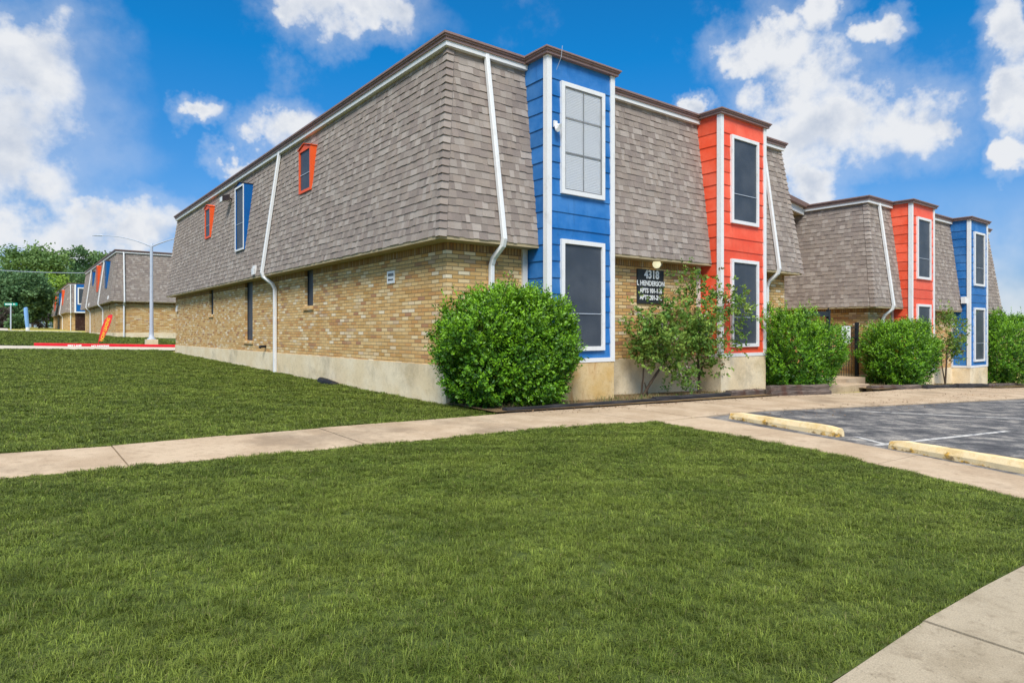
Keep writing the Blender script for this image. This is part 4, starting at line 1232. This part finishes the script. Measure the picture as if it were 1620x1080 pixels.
def tree(name, loc, h, trunk_h, crown, n_clumps, per, leaf, cols, seed, label, group, r0=.3, spread=.16, dome=.35):
    rng = np.random.default_rng(seed)
    root = empty(name, loc, label=label, cat='tree', group=group)
    rx, ry, rz = crown; cz = h - rz
    T = ell(n_clumps, (0, 0, cz), (rx, ry, rz), rng, dome)
    mb = MB(); tr = [(0, 0, -.3), (rng.normal(0, .1), rng.normal(0, .1), trunk_h * .5), (rng.normal(0, .2), rng.normal(0, .2), trunk_h), (rng.normal(0, .3), rng.normal(0, .3), trunk_h + (h - trunk_h) * .4)]
    grow(mb, tr, T, r0, rng, .6, n=5)
    mb.build('trunk', M_BARK_D, root)
    sg_ = spread * min(rx, rz)
    sz = rng.uniform(.6, 1.5, n_clumps)
    P = np.concatenate([np.array(t) + np.clip(rng.normal(0, 1, (per, 3)), -1.9, 1.9) * sg_ * s_ * np.array([1.25, 1.25, .75]) for t, s_ in zip(T, sz)])
    n = len(P)
    ax = unit(rng.normal(0, 1, (n, 3)) + np.array([0, 0, .1])); side = unit(np.cross(ax, rng.normal(0, 1, (n, 3)) + np.array([0, 0, 1.2])))
    V, F = leaf_tris(P, ax, side, leaf * rng.uniform(.6, 1.4, n), .1, .42)
    tone = np.repeat(rng.random(n_clumps), per)[:, None] * .65 + rng.random((n, 1)) * .35
    c = np.array(cols[0]) * (1 - tone) + np.array(cols[1]) * tone
    np_mesh('crown', V, F, np.repeat(c, 2, 0), M_LEAF_MATTE, root)
    return root


DKG = ((.065, .15, .06), (.17, .28, .1)); MDG = ((.1, .19, .055), (.23, .35, .1)); BRG = ((.15, .28, .03), (.3, .45, .06))
GT = 'trees behind the far buildings'
def pxpos(px, Y):
    return (-6.418 + (px - 810) / 1036 * Y * .7911 + Y * .6117, -10.279 - (px - 810) / 1036 * Y * .6117 + Y * .7911)
def put_tree(name, px, Y, *a, **k):
    pass


for (x, y, name, h, th, crown, nc, per, leaf, cols, seed, label) in (
    (-4.6, 108.0, 'dense_tree', 8.6, 1.0, (3.4, 3.4, 4.0), 95, 190, .34, DKG, 31, 'dense dark green tree behind the street sign'),
    (-9.6, 112.0, 'dense_tree', 8.3, 1.2, (4.0, 4.0, 4.6), 80, 170, .36, DKG, 32, 'dark green tree cut by the left picture edge'),
    (-.9, 128.0, 'bright_tree', 9.4, .8, (2.9, 2.9, 4.3), 60, 170, .36, BRG, 33, 'bright yellow-green tree left of the farthest building'),
    (-2.0, 158.0, 'tall_tree', 16.4, 5, (6.2, 6.2, 5.0), 52, 220, .5, MDG, 34, 'tall spreading tree with open crown, highest one at left'),
    (5.8, 172.0, 'tall_tree', 13.6, 3, (6.4, 6, 6.4), 60, 210, .5, DKG, 35, 'dark tree behind the farthest building, under the cable'),
    (8.4, 176.0, 'tall_tree', 20.0, 9, (4.4, 4.4, 4.0), 22, 150, .5, DKG, 36, 'slim tall tree with tufted top rising behind the far roofs'),
    (13.9, 182.0, 'tall_tree', 20.0, 7, (5.0, 5, 5.2), 30, 200, .5, MDG, 37, 'tall tree whose top shows just left of the second roof'),
    (3.2, 190.0, 'tall_tree', 14.0, 3, (7, 6, 6), 60, 190, .55, DKG, 38, 'low dark tree filling the gap behind the bright tree'),
    (13.0, 200.0, 'tall_tree', 16.8, 3, (9, 6, 8), 70, 200, .55, DKG, 39, 'broad dark tree deepest in the grove at left'),
):
    tree(name, (x, y, g_(x, y)), h, th, crown, nc, per, leaf, cols, seed, label, GT, r0=.22)
for (x, y, h, rx, seed, label) in ((206, 52, 6.6, 7, 41, 'distant round tree just above the right hedge bush'), (236, 40, 8.0, 7, 42, 'distant tree at the right picture edge beside the teal roof'), (222, 62, 5.6, 8, 43, 'low distant tree left of the teal roof')):
    tree('distant_tree', (x, y, g_(x, y)), h, 1, (rx, rx, h * .45), 40, 120, .7, MDG, seed, label, 'trees on the right horizon', r0=.3)
# low garden shrubs in front of the grove
for (x, y, h, r, cols, seed, label) in ((-6.6, 101, 2.6, 1.5, ((.07, .06, .05), (.14, .12, .09)), 51, 'greyish brown shrub behind the street sign post'), (-2.2, 118, 2.4, 1.6, ((.08, .08, .09), (.2, .2, .22)), 52, 'grey shrub on the dry grass right of the dark tree'), (-5.3, 96, 1.8, 1.1, DKG, 53, 'small dark shrub under the dark tree')):
    tree('low_shrub', (x, y, g_(x, y)), h, .3, (r, r, h * .5), 14, 90, .3, cols, seed, label, 'shrubs in front of the grove', r0=.08)

# ------------------------------------------------------------------ grass
def blades(pts, h, wd, rng, cols, clump=None, tuft=None):
    n = len(pts); base = np.column_stack([pts, gz(pts[:, 0], pts[:, 1]) - .004])
    az = rng.uniform(0, 2 * math.pi, n); lean = np.abs(rng.normal(.8, .4, n))
    flow = np.sin(pts[:, 0] * 1.9 + np.sin(pts[:, 1] * 1.3) * 2) * .5 + np.cos(pts[:, 1] * 2.3 + pts[:, 0] * .7) * .5
    az = az + flow * .5
    if tuft is not None: az = tuft[0] + rng.normal(0, .5, n); lean = np.clip(tuft[1] + rng.normal(0, .15, n), .05, 1.6)
    d = np.column_stack([np.cos(az), np.sin(az), np.zeros(n)]); s = np.column_stack([-np.sin(az), np.cos(az), np.zeros(n)])
    H = h * rng.uniform(.55, 1.35, n)
    if clump is not None: H *= clump
    w_ = wd * rng.uniform(.7, 1.3, n)
    up = np.array([0, 0, 1.0])
    m = base + d * (H * lean * .35)[:, None] + up * (H * .62)[:, None]
    tip = base + d * (H * lean * 1.05)[:, None] + up * (H * np.clip(1.02 - .45 * lean, .25, 1))[:, None]
    V = np.stack([base - s * w_[:, None], base + s * w_[:, None], m - s * w_[:, None] * .75, m + s * w_[:, None] * .75, tip], 1).reshape(-1, 3)
    k = np.arange(n)[:, None] * 5
    F = np.concatenate([k + np.array([[0, 1, 2]]), k + np.array([[1, 3, 2]]), k + np.array([[2, 3, 4]])], 1).reshape(-1, 3)
    t = rng.random(n)[:, None]
    big = (np.sin(pts[:, 0] * 2.7 + 1.3 * np.sin(pts[:, 1] * 1.9)) * np.sin(pts[:, 1] * 3.1 + 1.1 * np.sin(pts[:, 0] * 2.2)))[:, None]
    t = np.clip(t + big * .22, 0, 1)
    c = np.array(cols[0]) * (1 - t) + np.array(cols[1]) * t
    dry = rng.random((n, 1)) < .03
    c = np.where(dry, np.array((.24, .22, .08)), c)
    return V, F, np.repeat(c, 3, 0)


GC = ((.08, .125, .014), (.24, .295, .044))


def lawn(name, x0, x1, y0, y1, dens, h, wd, seed, inside=None, fall=None):
    rng = np.random.default_rng(seed); per = 16; n = int((x1 - x0) * (y1 - y0) * dens / per)
    q = np.column_stack([rng.uniform(x0, x1, n), rng.uniform(y0, y1, n)])
    if fall is not None: q = q[rng.random(n) < fall(q)]
    n = len(q)
    # each tuft: blades spraying out from one crown
    dq = np.hypot(q[:, 0] + 6.4, q[:, 1] + 10.3); grow_ = np.repeat(np.clip(dq / 9, 1, 2.4), per)
    a = rng.uniform(0, 6.283, n * per); rr = np.sqrt(rng.random(n * per))
    p = np.repeat(q, per, 0) + np.column_stack([np.cos(a), np.sin(a)]) * (rr * .03 * grow_)[:, None]
    th = np.repeat(rng.uniform(.55, 1.35, n) * (.85 + .3 * np.sin(q[:, 0] * 5 + 2 * np.sin(q[:, 1] * 3)) * np.sin(q[:, 1] * 6)), per)
    tone = np.repeat(rng.random(n), per); lean = .25 + rr * .95
    k = np.ones(len(p), bool)
    if inside is not None: k &= inside(p)
    p, a, lean, cl, tone = p[k], a[k], lean[k], th[k], tone[k]
    dist = np.hypot(p[:, 0] + 6.4, p[:, 1] + 10.3)
    V, F, c = blades(p, h, wd * np.clip(dist / 6, .75, 9), rng, GC, cl, (a, lean))
    c = c * np.repeat(.55 + .85 * tone, 3)[:, None]
    o = np_mesh(name, V, F, c, M_GRASS)
    return tag(o, kind='stuff')


def in_front(p):
    e = np.interp(p[:, 1], [-9, -8.46, -6.22, -3.36], [.6, .76, 1.56, 1.85]); s_ = np.interp(p[:, 0], [q[0] for q in S_EDGE], [q[1] for q in S_EDGE])
    j = .03 * np.sin(p[:, 0] * 23) + .03 * np.sin(p[:, 0] * 51 + p[:, 1] * 40)
    return (p[:, 0] < e + j + .01) & (p[:, 1] < s_ + j + .0) & (p[:, 1] > -9.0 + np.abs(j) * .4)


o = lawn('grass', -9.5, 1.9, -9.05, -3.0, 20000, .043, .0018, 61, in_front, lambda p: np.clip(1.35 - np.hypot(p[:, 0] + 6.4, p[:, 1] + 10.3) / 14, .35, 1))
tag(o, 'thick green turf of the front lawn between the two walks', 'grass')
def in_side(p):
    s_ = np.interp(p[:, 0], [q[0] for q in N_EDGE], [q[1] for q in N_EDGE])
    return (p[:, 1] > s_ - .01 + .03 * np.sin(p[:, 0] * 31)) & (p[:, 0] < np.where(p[:, 1] < 0, -.02 - .25 * (p[:, 1]), -.03))
o = lawn('grass', -10, .4, -2.1, 26.7, 7000, .05, .0018, 62, in_side, lambda p: np.clip(8.5 / np.hypot(p[:, 0] + 6.4, p[:, 1] + 10.3), .12, 1) ** 1.2)
tag(o, 'green turf of the side lawn along the brick wall', 'grass')
o = lawn('grass', -9, 2.5, 30.4, 68, 420, .07, .002, 63, lambda p: (p[:, 0] < 0) | (p[:, 1] < 45.6))
tag(o, 'green turf strip behind the red kerb', 'grass')

# dry grass tufts and leaf litter in the planting beds
rng = np.random.default_rng(71)
p = np.column_stack([rng.uniform(.3, 10.5, 5200), -1.25 + np.abs(rng.normal(0, .45, 5200))]); p = p[(p[:, 1] < -.02)]
p2 = np.column_stack([rng.uniform(14, 28, 3000), -1.6 + np.abs(rng.normal(0, .5, 3000))]); p = np.concatenate([p, p2[p2[:, 1] < -.02]])
p = p[rng.random(len(p)) < np.clip(.5 + .6 * np.sin(p[:, 0] * 3.1) * np.cos(p[:, 0] * 1.3), .1, 1)]
V, F, c = blades(p, .1, .004, rng, ((.16, .13, .06), (.3, .26, .13)), rng.uniform(.3, 1.3, len(p)))
V[:, 2] += .055
gr = rng.random(len(p)) < .25
c = np.where(np.repeat(gr, 3)[:, None], np.array((.09, .16, .03)), c)
tag(np_mesh('dry_grass', V, F, c, M_GRASS), 'dry straw-coloured grass in the planting beds', 'grass', kind='stuff')
n = 900
p = np.concatenate([np.column_stack([rng.uniform(.5, 10.5, n), -1.5 + rng.normal(0, .22, n)]), np.column_stack([rng.uniform(3.3, 16, n // 2), np.interp(rng.uniform(3.3, 16, n // 2), [3, 9, 16], [-3.2, -3.7, -4.6]) + rng.normal(0, .1, n // 2)]), np.column_stack([rng.uniform(10.5, 26, n // 2), -2 + rng.normal(0, .5, n // 2)])])
B_ = np.column_stack([p, gz(p[:, 0], p[:, 1]) + .024 + rng.uniform(0, .01, len(p))])
ax = unit(np.column_stack([rng.normal(0, 1, (len(p), 2)), rng.normal(0, .15, len(p))])); sd = unit(np.cross(ax, np.array([[0, 0, 1.0]]) + rng.normal(0, .2, (len(p), 3))))
V, F = leaf_tris(B_, ax, sd, rng.uniform(.02, .055, len(p)), .1, .3)
c = np.array((.2, .12, .06)) * rng.uniform(.4, 1.6, (len(p), 1))
tag(np_mesh('leaf_litter', V, F, np.repeat(c, 2, 0), M_LITTER), 'brown fallen leaves along the walk and bed edge', 'leaf litter', kind='stuff')
